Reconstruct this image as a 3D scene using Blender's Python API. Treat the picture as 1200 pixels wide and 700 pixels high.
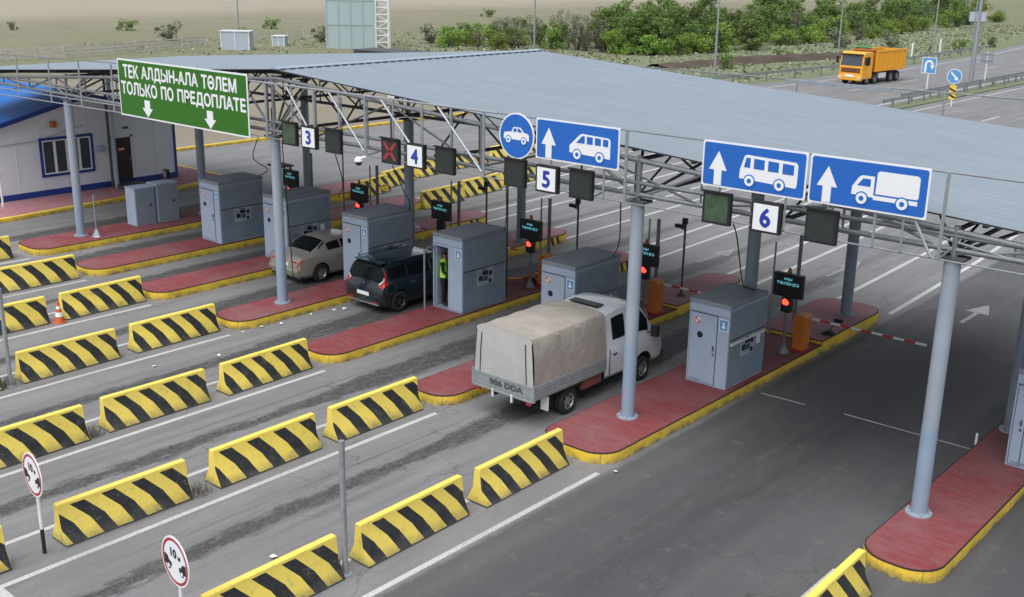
import bpy, bmesh, math, random
import numpy as np
from mathutils import Vector, Matrix
R = math.radians
for o in list(bpy.data.objects): bpy.data.objects.remove(o)
scene = bpy.context.scene
COL = scene.collection
# ------------------------------------------------------------------ camera
cam_d = bpy.data.cameras.new('camera'); cam = bpy.data.objects.new('camera', cam_d); COL.objects.link(cam)
_p, _y, _r = R(16.908), R(41.01), R(.955)
F = Vector((-math.sin(_y)*math.cos(_p), math.cos(_y)*math.cos(_p), -math.sin(_p)))
R0 = Vector((math.cos(_y), math.sin(_y), 0)); U0 = R0.cross(F)
RR = R0*math.cos(_r)+U0*math.sin(_r); UU = U0*math.cos(_r)-R0*math.sin(_r)
cam.matrix_world = Matrix(((RR.x, UU.x, -F.x, 0), (RR.y, UU.y, -F.y, 0), (RR.z, UU.z, -F.z, 10.5), (0, 0, 0, 1)))
cam_d.sensor_width = 36; cam_d.lens = 1287.8*36/1200; cam_d.clip_end = 6000; cam_d.clip_start = .1
scene.camera = cam
# ------------------------------------------------------------------ light: bright overcast
SUN_EL, SUN_AZ = R(64), R(166)      # azimuth measured clockwise from +Y: light from behind-left of the viewer
world = bpy.data.worlds.new('World'); scene.world = world; world.use_nodes = True
nt = world.node_tree; nt.nodes.clear()
sky = nt.nodes.new('ShaderNodeTexSky'); sky.sky_type = 'NISHITA'; sky.sun_disc = False
sky.sun_elevation = SUN_EL; sky.sun_rotation = SUN_AZ; sky.air_density = 1.0; sky.dust_density = 2.5; sky.altitude = 200
hs = nt.nodes.new('ShaderNodeHueSaturation'); hs.inputs['Saturation'].default_value = .33
bg = nt.nodes.new('ShaderNodeBackground'); bg.inputs['Strength'].default_value = .062
wo = nt.nodes.new('ShaderNodeOutputWorld')
nt.links.new(sky.outputs[0], hs.inputs['Color']); nt.links.new(hs.outputs[0], bg.inputs['Color']); nt.links.new(bg.outputs[0], wo.inputs['Surface'])
sun_d = bpy.data.lights.new('sun', 'SUN'); sun_d.energy = 1.5; sun_d.angle = R(70); sun_d.color = (.99, .985, 1)
sun = bpy.data.objects.new('sun', sun_d); COL.objects.link(sun)
sd = Vector((math.sin(SUN_AZ)*math.cos(SUN_EL), math.cos(SUN_AZ)*math.cos(SUN_EL), math.sin(SUN_EL)))
sun.rotation_euler = sd.to_track_quat('Z', 'Y').to_euler()
vs = scene.view_settings; vs.view_transform = 'Standard'; vs.look = 'None'; vs.gamma = 1; vs.use_curve_mapping = False
vs.exposure = 1.17
# ------------------------------------------------------------------ materials
M = {}
def lin(r, g, b):
    f = lambda c: ((c/255)/12.92 if c/255 <= .04045 else ((c/255+.055)/1.055)**2.4)
    return (f(r), f(g), f(b))
def _mix(N, L, fac, a, b, blend='MIX'):
    n = N.new('ShaderNodeMix'); n.data_type = 'RGBA'; n.blend_type = blend
    for s, v in ((0, fac), (6, a), (7, b)):
        if hasattr(v, 'is_output'): L.new(v, n.inputs[s])
        else: n.inputs[s].default_value = v if s == 0 else (*v[:3], 1)
    return n.outputs[2]
def _math(N, L, op, a, b=None, c=None, clamp=False):
    n = N.new('ShaderNodeMath'); n.operation = op; n.use_clamp = clamp
    for i, v in enumerate((a, b, c)):
        if v is None: continue
        if hasattr(v, 'is_output'): L.new(v, n.inputs[i])
        else: n.inputs[i].default_value = v
    return n.outputs[0]
def _noise(N, L, vec, scale, detail=4, rough=.55):
    n = N.new('ShaderNodeTexNoise'); n.inputs['Scale'].default_value = scale; n.inputs['Detail'].default_value = detail
    n.inputs['Roughness'].default_value = rough
    if vec is not None: L.new(vec, n.inputs['Vector'])
    return n.outputs[0]
def _ramp(N, L, fac, lo, hi, a=0., b=1.):
    n = N.new('ShaderNodeMapRange'); n.inputs[1].default_value = lo; n.inputs[2].default_value = hi
    n.inputs[3].default_value = a; n.inputs[4].default_value = b; L.new(fac, n.inputs[0]); return n.outputs[0]
def newmat(name):
    m = bpy.data.materials.new(name); m.use_nodes = True; M[name] = m
    N, L = m.node_tree.nodes, m.node_tree.links
    return m, N, L, N['Principled BSDF']
def mat(name, col, rough=.6, metal=0., var=.12, scale=3., dirt=0., dirtcol=(.06, .055, .05), bump=0., bscale=60., emit=None, es=0., coat=0., world=False):
    m, N, L, P = newmat(name)
    tc = N.new('ShaderNodeTexCoord'); vec = tc.outputs['Object']
    if world:
        g = N.new('ShaderNodeNewGeometry'); vec = g.outputs['Position']
    c = (*col, 1)
    n1 = _noise(N, L, vec, scale, 5)
    f = _ramp(N, L, n1, .3, .7, 1-var, 1+var)
    h = N.new('ShaderNodeHueSaturation'); h.inputs['Color'].default_value = c; L.new(f, h.inputs['Value'])
    out = h.outputs[0]
    if dirt > 0:
        n2 = _noise(N, L, vec, scale*2.3, 7, .65)
        out = _mix(N, L, _ramp(N, L, n2, .52, .75, 0, dirt), out, dirtcol)
    L.new(out, P.inputs['Base Color'])
    P.inputs['Roughness'].default_value = rough; P.inputs['Metallic'].default_value = metal
    if name == 'glass_dark': P.inputs['Specular IOR Level'].default_value = .12
    if coat: P.inputs['Coat Weight'].default_value = coat; P.inputs['Coat Roughness'].default_value = .06
    if bump:
        b = N.new('ShaderNodeBump'); b.inputs['Strength'].default_value = bump; b.inputs['Distance'].default_value = .01
        L.new(_noise(N, L, vec, bscale, 3), b.inputs['Height']); L.new(b.outputs[0], P.inputs['Normal'])
    if emit: P.inputs['Emission Color'].default_value = (*emit, 1); P.inputs['Emission Strength'].default_value = es
    return m
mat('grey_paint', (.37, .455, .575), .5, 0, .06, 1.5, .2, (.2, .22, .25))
mat('grey_dark_shade', (.235, .285, .355), .5, 0, .08, 1.5, .2, (.10, .11, .12))  # dark grey parts; also paints shade into the booths' service sides
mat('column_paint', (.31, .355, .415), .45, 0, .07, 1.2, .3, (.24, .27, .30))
mat('column_band', (.265, .345, .445), .45, 0, .06, 1.2, .3, (.22, .27, .33))
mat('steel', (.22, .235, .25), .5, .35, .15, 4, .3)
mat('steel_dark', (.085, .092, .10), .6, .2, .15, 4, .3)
mat('galv', (.36, .39, .42), .45, .5, .12, 6, .15)
mat('white_paint', (.72, .74, .75), .5, 0, .05, 3, .1, (.4, .4, .38))
mat('sign_white', (.80, .82, .84), .4, 0, .02)
mat('sign_blue', (.016, .128, .50), .35, 0, .05, 1.5)
mat('sign_green', (.022, .145, .008), .35, 0, .06, 1.5)
mat('sign_red', (.42, .015, .03), .4, 0, .05)
mat('digit_blue', (.02, .04, .36), .4, 0, .03)
mat('black', (.014, .015, .017), .5, 0, .1)
mat('black_panel', (.022, .028, .028), .55, 0, .25, 14)
mat('green_panel', (.05, .085, .05), .5, 0, .4, 5)
mat('rubber', (.018, .018, .019), .8, 0, .2, 8)
mat('glass_dark', (.008, .010, .012), .12, 0, .05, 2)
mat('glass_blue', (.05, .07, .09), .08, 0, .1, 2, coat=.5)
mat('orange', (.62, .19, .025), .5, 0, .1, 2, .15)
mat('red_paint', (.48, .03, .03), .5, 0, .1)
mat('kerb_yellow', (.82, .57, .055), .6, 0, .12, 1.1, .55, (.25, .20, .085), world=True)
def kerb_joints():
    m = M['kerb_yellow']; N, L = m.node_tree.nodes, m.node_tree.links; P = N['Principled BSDF']; src = P.inputs['Base Color'].links[0].from_socket
    g = N.new('ShaderNodeNewGeometry'); sp = N.new('ShaderNodeSeparateXYZ'); L.new(g.outputs['Position'], sp.inputs[0])
    n = _noise(N, L, g.outputs['Position'], 3, 5, .7); n2 = _noise(N, L, g.outputs['Position'], 14, 5, .7)
    fr = _math(N, L, 'FRACT', _math(N, L, 'ADD', sp.outputs[1], _math(N, L, 'MULTIPLY', n, .03)))
    c = _mix(N, L, _ramp(N, L, fr, .012, .022, .5, 0), src, (.09, .07, .03))
    c = _mix(N, L, _math(N, L, 'MULTIPLY', _ramp(N, L, sp.outputs[2], .16, .0), _ramp(N, L, n, .35, .6)), c, (.13, .115, .08))
    c = _mix(N, L, _math(N, L, 'MULTIPLY', _ramp(N, L, n2, .56, .66), _ramp(N, L, n, .45, .6)), c, (.20, .17, .10))
    L.new(c, P.inputs['Base Color'])
kerb_joints()
mat('kerb_edge', (.035, .02, .02), .8)
mat('rust_board', (.20, .06, .05), .8, 0, .15)
mat('chrome', (.75, .76, .78), .15, 1., .02)
mat('alloy', (.5, .51, .52), .3, .8, .05)
mat('alloy_dark', (.10, .105, .11), .35, .7, .05)
mat('led_red', (.5, .02, .02), .4, emit=(1, .05, .03), es=1.5)
mat('led_cyan', (.05, .3, .4), .4, emit=(.25, .85, 1), es=.32)
mat('led_redx', (.22, .025, .03), .5, 0, .3, 30, emit=(1, .1, .1), es=.05)
mat('tail_red', (.42, .012, .02), .15, 0, .05, coat=.6)
mat('lens_white', (.62, .6, .58), .12, 0, .05, coat=.5)
mat('skin_tone', (.42, .24, .17), .6)
mat('dark_cloth', (.012, .013, .017), .9)
mat('hivis', (.42, .80, .05), .7, 0, .06)
mat('hair', (.012, .009, .008), .7)
mat('wall_panel', (.72, .765, .82), .5, 0, .04, .6, .12, (.35, .36, .37))
mat('blue_trim', (.012, .045, .25), .45, 0, .06)
mat('blue_roof', (.012, .13, .42), .55, 0, .06, .5)
mat('door_dark', (.025, .018, .018), .5)
mat('bark', (.09, .075, .06), .9, 0, .3, 4)
mat('wood_grey', (.50, .46, .45), .8, 0, .15, 2)
def tower_mat():
    m, N, L, P = newmat('tower_sheet'); P.inputs['Base Color'].default_value = (.46, .57, .59, 1); P.inputs['Roughness'].default_value = .4
    tr = N.new('ShaderNodeBsdfTransparent'); mx = N.new('ShaderNodeMixShader'); mx.inputs[0].default_value = .36; L.new(P.outputs[0], mx.inputs[1]); L.new(tr.outputs[0], mx.inputs[2]); L.new(mx.outputs[0], N['Material Output'].inputs['Surface'])
tower_mat()
mat('tower_white', (.66, .70, .72), .5)
mat('shed_blue', (.40, .45, .53), .5, 0, .06)
mat('cone_orange', (.55, .12, .045), .6, 0, .12)
mat('dump_orange', (.84, .40, .03), .4, 0, .06, .8, .2, (.35, .2, .06))
mat('dump_rust', (.40, .12, .03), .6, 0, .2)
mat('net_green', (.05, .28, .10), .8)
mat('soil', (.075, .055, .042), .95, 0, .35, .7, bump=.6, bscale=6, world=True)
mat('dry_weed', (.20, .19, .165), .9, 0, .3, 9)
mat('paper', (.75, .75, .73), .8, 0, .05)
# ----- car paints
mat('car_white', (.62, .66, .70), .3, 0, .03, 1, .12, (.35, .34, .32), coat=.5)
mat('car_champagne', (.37, .35, .31), .3, .35, .04, 1, .1, (.2, .18, .15), coat=.6)
mat('car_navy', (.008, .017, .028), .18, .1, .05, 1, coat=.8)
mat('tarp', (.335, .305, .27), .85, 0, .12, 1.4, .5, (.22, .195, .165), bump=.25, bscale=4)
mat('tarp_pale', (.42, .415, .405), .85, 0, .08, 1.6, .3, (.34, .32, .29), bump=.2, bscale=9)
mat('truck_board', (.25, .28, .29), .6, .1, .1, 3, .4, (.12, .12, .12))
# ----- canopy roof sheet: blue grey painted metal, stained along the fall (world X)
def roof_mat():
    m, N, L, P = newmat('roof_sheet')
    g = N.new('ShaderNodeNewGeometry'); mp = N.new('ShaderNodeMapping'); mp.inputs['Scale'].default_value = (.25, 2.2, 1)
    L.new(g.outputs['Position'], mp.inputs[0])
    n = _noise(N, L, mp.outputs[0], 1.3, 6)
    n2 = _noise(N, L, g.outputs['Position'], .35, 3)
    c = _mix(N, L, _ramp(N, L, n, .35, .7), (.215, .262, .305), (.245, .295, .34))
    c = _mix(N, L, _ramp(N, L, n2, .4, .75, 0, .6), c, (.215, .245, .27))
    sp = N.new('ShaderNodeSeparateXYZ'); L.new(g.outputs['Position'], sp.inputs[0])
    fy = _math(N, L, 'FRACT', _math(N, L, 'DIVIDE', sp.outputs[1], 1.0)); c = _mix(N, L, _ramp(N, L, fy, .0, .03, .35, 0), c, (.12, .15, .18))
    n4 = _noise(N, L, mp.outputs[0], 6, 5, .7); c = _mix(N, L, _ramp(N, L, n4, .55, .75, 0, .3), c, (.14, .16, .18))
    L.new(c, P.inputs['Base Color']); P.inputs['Roughness'].default_value = .62
roof_mat()
for n_ in M['tarp'].node_tree.nodes:
    if n_.type == 'BUMP': n_.inputs['Distance'].default_value = .06; n_.inputs['Strength'].default_value = .5
mat('ridge_metal', (.30, .37, .45), .5, 0, .06, 1)
# ----- red painted paving on the islands
def island_mat(name, base, faded, amt):
    m, N, L, P = newmat(name)
    g = N.new('ShaderNodeNewGeometry'); pos = g.outputs['Position']
    mp = N.new('ShaderNodeMapping'); mp.inputs['Scale'].default_value = (1, 6, 1); L.new(pos, mp.inputs[0])
    n = _noise(N, L, mp.outputs[0], 2.2, 6, .65); n2 = _noise(N, L, pos, .55, 4)
    c = _mix(N, L, _ramp(N, L, n, .42, .72, 0, amt), base, faded)
    c = _mix(N, L, _ramp(N, L, n2, .42, .7, 0, amt), c, faded)
    n3 = _noise(N, L, pos, 5, 6); c = _mix(N, L, _ramp(N, L, n3, .56, .72, 0, .45), c, (.12, .045, .045))
    br = N.new('ShaderNodeTexBrick'); L.new(pos, br.inputs['Vector']); br.inputs['Scale'].default_value = 5.0
    br.inputs['Mortar Size'].default_value = .03; br.inputs['Color1'].default_value = (1, 1, 1, 1); br.inputs['Color2'].default_value = (.82, .82, .82, 1)
    br.inputs['Mortar'].default_value = (.6, .6, .6, 1)
    c = _mix(N, L, .7, c, br.outputs[0], 'MULTIPLY')
    L.new(c, P.inputs['Base Color']); P.inputs['Roughness'].default_value = .8
    b = N.new('ShaderNodeBump'); b.inputs['Strength'].default_value = .3; b.inputs['Distance'].default_value = .01
    L.new(br.outputs['Fac'], b.inputs['Height']); b.invert = True; L.new(b.outputs[0], P.inputs['Normal'])
island_mat('island_red', (.245, .036, .042), (.26, .125, .128), .75)
island_mat('island_pink', (.40, .155, .175), (.42, .26, .27), .8)
# ----- barrier paint: slanted black and yellow stripes; 'phase' is an object property
def barrier_mat():
    m, N, L, P = newmat('barrier_stripes')
    tc = N.new('ShaderNodeTexCoord'); sp = N.new('ShaderNodeSeparateXYZ'); L.new(tc.outputs['Object'], sp.inputs[0])
    at = N.new('ShaderNodeAttribute'); at.attribute_type = 'OBJECT'; at.attribute_name = 'phase'
    at2 = N.new('ShaderNodeAttribute'); at2.attribute_type = 'OBJECT'; at2.attribute_name = 'pitch'
    oi = N.new('ShaderNodeObjectInfo'); ofs = N.new('ShaderNodeVectorMath'); ofs.operation = 'ADD'; L.new(tc.outputs['Object'], ofs.inputs[0]); cx_ = N.new('ShaderNodeCombineXYZ'); L.new(_math(N, L, 'MULTIPLY', oi.outputs['Random'], 57.), cx_.inputs[0]); L.new(_math(N, L, 'MULTIPLY', oi.outputs['Random'], 31.), cx_.inputs[1]); L.new(cx_.outputs[0], ofs.inputs[1]); OV = ofs.outputs[0]
    nw = _noise(N, L, OV, 7, 3)
    zz = _math(N, L, 'MAXIMUM', sp.outputs[2], .36)                       # above the knee
    lo = _math(N, L, 'SUBTRACT', .36, _math(N, L, 'MINIMUM', sp.outputs[2], .36))
    sh = _math(N, L, 'ADD', _math(N, L, 'MULTIPLY', _math(N, L, 'SUBTRACT', .72, zz), .95), _math(N, L, 'MULTIPLY', lo, .5))
    s = _math(N, L, 'SUBTRACT', sp.outputs[1], sh)
    s = _math(N, L, 'ADD', s, at.outputs['Fac']); s = _math(N, L, 'ADD', s, _math(N, L, 'MULTIPLY', nw, .014))
    fr = _math(N, L, 'FRACT', _math(N, L, 'DIVIDE', _math(N, L, 'ADD', s, 20.0), at2.outputs['Fac']))
    blk = _math(N, L, 'GREATER_THAN', fr, .535)
    cap = _math(N, L, 'LESS_THAN', sp.outputs[2], _math(N, L, 'ADD', .725, _math(N, L, 'MULTIPLY', nw, .02)))
    blk = _math(N, L, 'MULTIPLY', blk, cap)
    ends = _math(N, L, 'LESS_THAN', _math(N, L, 'ABSOLUTE', sp.outputs[1]), 1.343)
    blk = _math(N, L, 'MULTIPLY', blk, ends)
    foot = _math(N, L, 'LESS_THAN', sp.outputs[2], .035); blk = _math(N, L, 'MAXIMUM', blk, foot)
    ng = _noise(N, L, OV, 4, 6, .7); nf = _noise(N, L, OV, 30, 4, .7)
    yl = _mix(N, L, _ramp(N, L, ng, .35, .75), (.90, .71, .12), (.83, .65, .125))
    yl = _mix(N, L, _math(N, L, 'MULTIPLY', oi.outputs['Random'], .35), yl, (.76, .60, .14))
    bk = _mix(N, L, _ramp(N, L, ng, .3, .8), (.016, .018, .021), (.034, .037, .041))
    c = _mix(N, L, blk, yl, bk)
    c = _mix(N, L, _math(N, L, 'MULTIPLY', _ramp(N, L, nf, .56, .68, 0, .9), _ramp(N, L, ng, .46, .60)), c, (.24, .22, .19))
    low = _math(N, L, 'MULTIPLY', _ramp(N, L, sp.outputs[2], .22, .0), _ramp(N, L, ng, .3, .7, .2, .9))
    nk = _noise(N, L, OV, 9, 5, .8); c = _mix(N, L, _ramp(N, L, nk, .66, .70, 0, .85), c, (.30, .29, .27))
    c = _mix(N, L, _ramp(N, L, ng, .60, .76, 0, .6), c, (.22, .19, .11))
    c = _mix(N, L, low, c, (.11, .105, .10))
    L.new(c, P.inputs['Base Color']); P.inputs['Roughness'].default_value = .62
    b = N.new('ShaderNodeBump'); b.inputs['Strength'].default_value = .25; b.inputs['Distance'].default_value = .01
    L.new(nf, b.inputs['Height']); L.new(b.outputs[0], P.inputs['Normal'])
barrier_mat()
# ----- asphalt: old grey in the left lanes, newer darker in the right ones, oil and tyre streaks along each lane, canopy shade painted in around the booths
LANES = [-41.8, -37.2, -33.0, -28.7, -24.55, -20.4, -16.25]
def asphalt_mat():
    m, N, L, P = newmat('asphalt')
    g = N.new('ShaderNodeNewGeometry'); pos = g.outputs['Position']; sp = N.new('ShaderNodeSeparateXYZ'); L.new(pos, sp.inputs[0])
    X, Y = sp.outputs[0], sp.outputs[1]
    mp = N.new('ShaderNodeMapping'); mp.inputs['Scale'].default_value = (2.2, .30, 1); L.new(pos, mp.inputs[0])
    ns = _noise(N, L, mp.outputs[0], 1.0, 6, .66)
    mp3 = N.new('ShaderNodeMapping'); mp3.inputs['Scale'].default_value = (1.2, .05, 1); L.new(pos, mp3.inputs[0])
    nl = _noise(N, L, mp3.outputs[0], 1.0, 4, .6)
    nb = _noise(N, L, pos, .22, 5, .6); nm = _noise(N, L, pos, 2.5, 6, .65); nf = _noise(N, L, pos, 45, 3, .7)
    old = _mix(N, L, _ramp(N, L, nb, .3, .7), (.190, .191, .195), (.250, .248, .245))
    new = _mix(N, L, _ramp(N, L, nb, .3, .7), (.070, .071, .074), (.105, .106, .108))
    # new surfacing starts at the solid line beside the widest island; a little ragged
    xe = _math(N, L, 'ADD', X, _math(N, L, 'MULTIPLY', _math(N, L, 'SUBTRACT', nm, .5), .25))
    isnew = _math(N, L, 'MULTIPLY', _ramp(N, L, xe, -12.72, -12.55), _ramp(N, L, Y, 45, 60, 1, 0))
    under = _math(N, L, 'MULTIPLY', _ramp(N, L, xe, -57, -56), 0)
    c = _mix(N, L, isnew, old, new)
    c = _mix(N, L, _ramp(N, L, ns, .38, .68, 0, .42), c, (.11, .11, .113))
    c = _mix(N, L, _math(N, L, 'MULTIPLY', _ramp(N, L, nl, .50, .70, 0, .45), _math(N, L, 'SUBTRACT', 1., _math(N, L, 'MULTIPLY', isnew, .75))), c, (.29, .285, .275))
    mp5 = N.new('ShaderNodeMapping'); mp5.inputs['Scale'].default_value = (3.2, .12, 1); mp5.inputs['Location'].default_value = (7, 3, 0); L.new(pos, mp5.inputs[0]); nq = _noise(N, L, mp5.outputs[0], 1.0, 6, .65)
    c = _mix(N, L, _math(N, L, 'MULTIPLY', _ramp(N, L, nq, .53, .72, 0, .6), _math(N, L, 'SUBTRACT', 1., _math(N, L, 'MULTIPLY', isnew, .5))), c, (.085, .085, .087))
    # streaks
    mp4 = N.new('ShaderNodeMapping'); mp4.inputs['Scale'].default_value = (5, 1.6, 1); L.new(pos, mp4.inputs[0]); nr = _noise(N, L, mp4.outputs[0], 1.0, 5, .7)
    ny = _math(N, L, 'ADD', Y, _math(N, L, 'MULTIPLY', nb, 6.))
    stop_shade = _math(N, L, 'MULTIPLY', _ramp(N, L, ny, 18.5, 24, 0, .35), _ramp(N, L, ny, 40, 32, 0, 1))  # widens the streaks under the canopy: oil deposits plus painted shade
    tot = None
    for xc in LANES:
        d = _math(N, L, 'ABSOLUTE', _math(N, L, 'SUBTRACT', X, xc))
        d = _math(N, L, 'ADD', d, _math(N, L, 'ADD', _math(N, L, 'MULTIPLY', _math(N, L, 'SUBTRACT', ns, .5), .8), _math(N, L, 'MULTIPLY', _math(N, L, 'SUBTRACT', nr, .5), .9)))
        d = _math(N, L, 'SUBTRACT', d, stop_shade)
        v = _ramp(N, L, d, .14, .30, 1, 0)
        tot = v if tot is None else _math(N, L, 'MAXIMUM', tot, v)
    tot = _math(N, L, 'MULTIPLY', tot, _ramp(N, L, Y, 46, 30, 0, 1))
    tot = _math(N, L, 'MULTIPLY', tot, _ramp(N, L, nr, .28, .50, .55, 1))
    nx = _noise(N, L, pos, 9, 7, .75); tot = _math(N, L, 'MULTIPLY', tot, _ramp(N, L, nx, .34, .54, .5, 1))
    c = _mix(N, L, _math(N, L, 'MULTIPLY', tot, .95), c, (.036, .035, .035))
    for xc in LANES:
        d = _math(N, L, 'ABSOLUTE', _math(N, L, 'ADD', _math(N, L, 'SUBTRACT', X, xc-.62), _math(N, L, 'MULTIPLY', _math(N, L, 'SUBTRACT', nm, .5), .12)))
        jl = _math(N, L, 'MULTIPLY', _ramp(N, L, d, .012, .03, .6, 0), _math(N, L, 'MULTIPLY', _ramp(N, L, nb, .40, .52), _ramp(N, L, Y, 34, 30, 0, 1)))
        c = _mix(N, L, jl, c, (.04, .04, .04))
    # softer wheel darkening in the wide new lane, plus painted canopy shade towards the booths
    for xc, w, a in ((-10.1, 2.3, .8), (-4.0, 2.0, .6)):
        d = _math(N, L, 'ABSOLUTE', _math(N, L, 'SUBTRACT', X, xc))
        v = _math(N, L, 'MULTIPLY', _ramp(N, L, d, .1, w, 1, 0), _ramp(N, L, ns, .3, .65, .3, 1))
        c = _mix(N, L, _math(N, L, 'MULTIPLY', v, _math(N, L, 'MULTIPLY', _ramp(N, L, ny, 44, 34, 0, 1), _ramp(N, L, ny, 6, 24, .25*a, a))), c, (.026, .026, .028))
    # pale dust patches and cracks
    c = _mix(N, L, _ramp(N, L, nm, .58, .8, 0, .3), c, (.29, .285, .27))
    vo = N.new('ShaderNodeTexVoronoi'); vo.feature = 'DISTANCE_TO_EDGE'; vo.inputs['Scale'].default_value = .22
    wp = N.new('ShaderNodeVectorMath'); wp.operation = 'ADD'
    nd = N.new('ShaderNodeTexNoise'); nd.inputs['Scale'].default_value = 1.3; nd.inputs['Detail'].default_value = 5; L.new(pos, nd.inputs['Vector'])
    sc = N.new('ShaderNodeVectorMath'); sc.operation = 'SCALE'; sc.inputs['Scale'].default_value = 1.6; L.new(nd.outputs['Color'], sc.inputs[0])
    L.new(pos, wp.inputs[0]); L.new(sc.outputs[0], wp.inputs[1]); L.new(wp.outputs[0], vo.inputs['Vector'])
    cr = _math(N, L, 'MULTIPLY', _ramp(N, L, vo.outputs['Distance'], .0, .006, 1, 0), _ramp(N, L, nb, .45, .55))
    c = _mix(N, L, _math(N, L, 'MULTIPLY', cr, .6), c, (.04, .04, .04))
    c = _mix(N, L, _ramp(N, L, nf, .46, .66, 0, .42), c, (.045, .045, .046))
    ng2 = _noise(N, L, pos, 30, 2, .6); c = _mix(N, L, _math(N, L, 'MULTIPLY', _ramp(N, L, ng2, .58, .72, 0, .42), _math(N, L, 'SUBTRACT', 1., _math(N, L, 'MULTIPLY', isnew, .6))), c, (.33, .325, .31))
    L.new(c, P.inputs['Base Color'])
    L.new(_ramp(N, L, ns, .3, .7, .80, .62), P.inputs['Roughness'])
    b = N.new('ShaderNodeBump'); b.inputs['Strength'].default_value = .25; b.inputs['Distance'].default_value = .01
    L.new(nf, b.inputs['Height']); L.new(b.outputs[0], P.inputs['Normal'])
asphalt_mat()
def marking_mat():
    m, N, L, P = newmat('road_paint')
    g = N.new('ShaderNodeNewGeometry'); pos = g.outputs['Position']
    n = _noise(N, L, pos, 26, 5, .75); n2 = _noise(N, L, pos, .5, 4)
    f = _math(N, L, 'ADD', n, _math(N, L, 'MULTIPLY', n2, .35))
    c = _mix(N, L, _ramp(N, L, f, .64, .84, .05, .85), (.54, .54, .54), (.22, .22, .22))
    L.new(c, P.inputs['Base Color']); P.inputs['Roughness'].default_value = .7
marking_mat()
mat('road_paint_faded', (.27, .27, .265), .75, 0, .25, 6, .5, (.16, .16, .16), world=True)
# ----- field
def field_mat():
    m, N, L, P = newmat('field')
    g = N.new('ShaderNodeNewGeometry'); pos = g.outputs['Position']; sp = N.new('ShaderNodeSeparateXYZ'); L.new(pos, sp.inputs[0])
    X, Y = sp.outputs[0], sp.outputs[1]
    n1 = _noise(N, L, pos, .018, 6, .6); n2 = _noise(N, L, pos, .12, 6, .65); n3 = _noise(N, L, pos, 1.1, 6, .7)
    xe = _math(N, L, 'ADD', X, _math(N, L, 'MULTIPLY', _math(N, L, 'SUBTRACT', n1, .5), 70))
    xe = _math(N, L, 'ADD', xe, _math(N, L, 'MULTIPLY', _math(N, L, 'SUBTRACT', n2, .5), 25))
    c = _mix(N, L, _ramp(N, L, n2, .35, .65), (.185, .170, .112), (.235, .212, .150))
    c = _mix(N, L, _ramp(N, L, xe, -185, -225), c, (.31, .28, .215))
    c = _mix(N, L, _ramp(N, L, xe, -178, -125, 0, .9), c, _mix(N, L, _ramp(N, L, n3, .35, .65), (.125, .145, .070), (.190, .190, .115)))
    c = _mix(N, L, _ramp(N, L, xe, -98, -70, 0, .9), c, (.145, .178, .10))
    c = _mix(N, L, _ramp(N, L, n3, .5, .75, 0, .55), c, (.22, .215, .15))
    c = _mix(N, L, _ramp(N, L, n2, .55, .75, 0, .3), c, (.14, .16, .085))
    near = _math(N, L, 'MULTIPLY', _ramp(N, L, Y, 80, 60), _ramp(N, L, X, -110, -95))
    c = _mix(N, L, near, c, _mix(N, L, _ramp(N, L, n2, .3, .7), (.195, .170, .125), (.25, .225, .175)))
    L.new(c, P.inputs['Base Color']); P.inputs['Roughness'].default_value = .95
    b = N.new('ShaderNodeBump'); b.inputs['Strength'].default_value = .4; b.inputs['Distance'].default_value = .12
    L.new(n3, b.inputs['Height']); L.new(b.outputs[0], P.inputs['Normal'])
field_mat()
def leaf_mat(name, a, b_):
    m, N, L, P = newmat(name)
    g = N.new('ShaderNodeNewGeometry'); oi = N.new('ShaderNodeObjectInfo')
    c = _mix(N, L, g.outputs['Random Per Island'], a, b_)
    h = N.new('ShaderNodeHueSaturation'); L.new(c, h.inputs['Color'])
    L.new(_ramp(N, L, oi.outputs['Random'], 0, 1, .72, 1.25), h.inputs['Value'])
    L.new(_ramp(N, L, oi.outputs['Random'], 0, 1, .485, .515), h.inputs['Hue'])
    L.new(h.outputs[0], P.inputs['Base Color']); P.inputs['Roughness'].default_value = .7
    P.inputs['Transmission Weight'].default_value = 0
leaf_mat('leaf_green', (.085, .150, .030), (.180, .262, .066))
leaf_mat('leaf_bright', (.125, .205, .022), (.225, .315, .055))
leaf_mat('leaf_grey', (.13, .145, .085), (.20, .205, .135))
leaf_mat('grass_blade', (.185, .205, .115), (.265, .27, .165))
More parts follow.
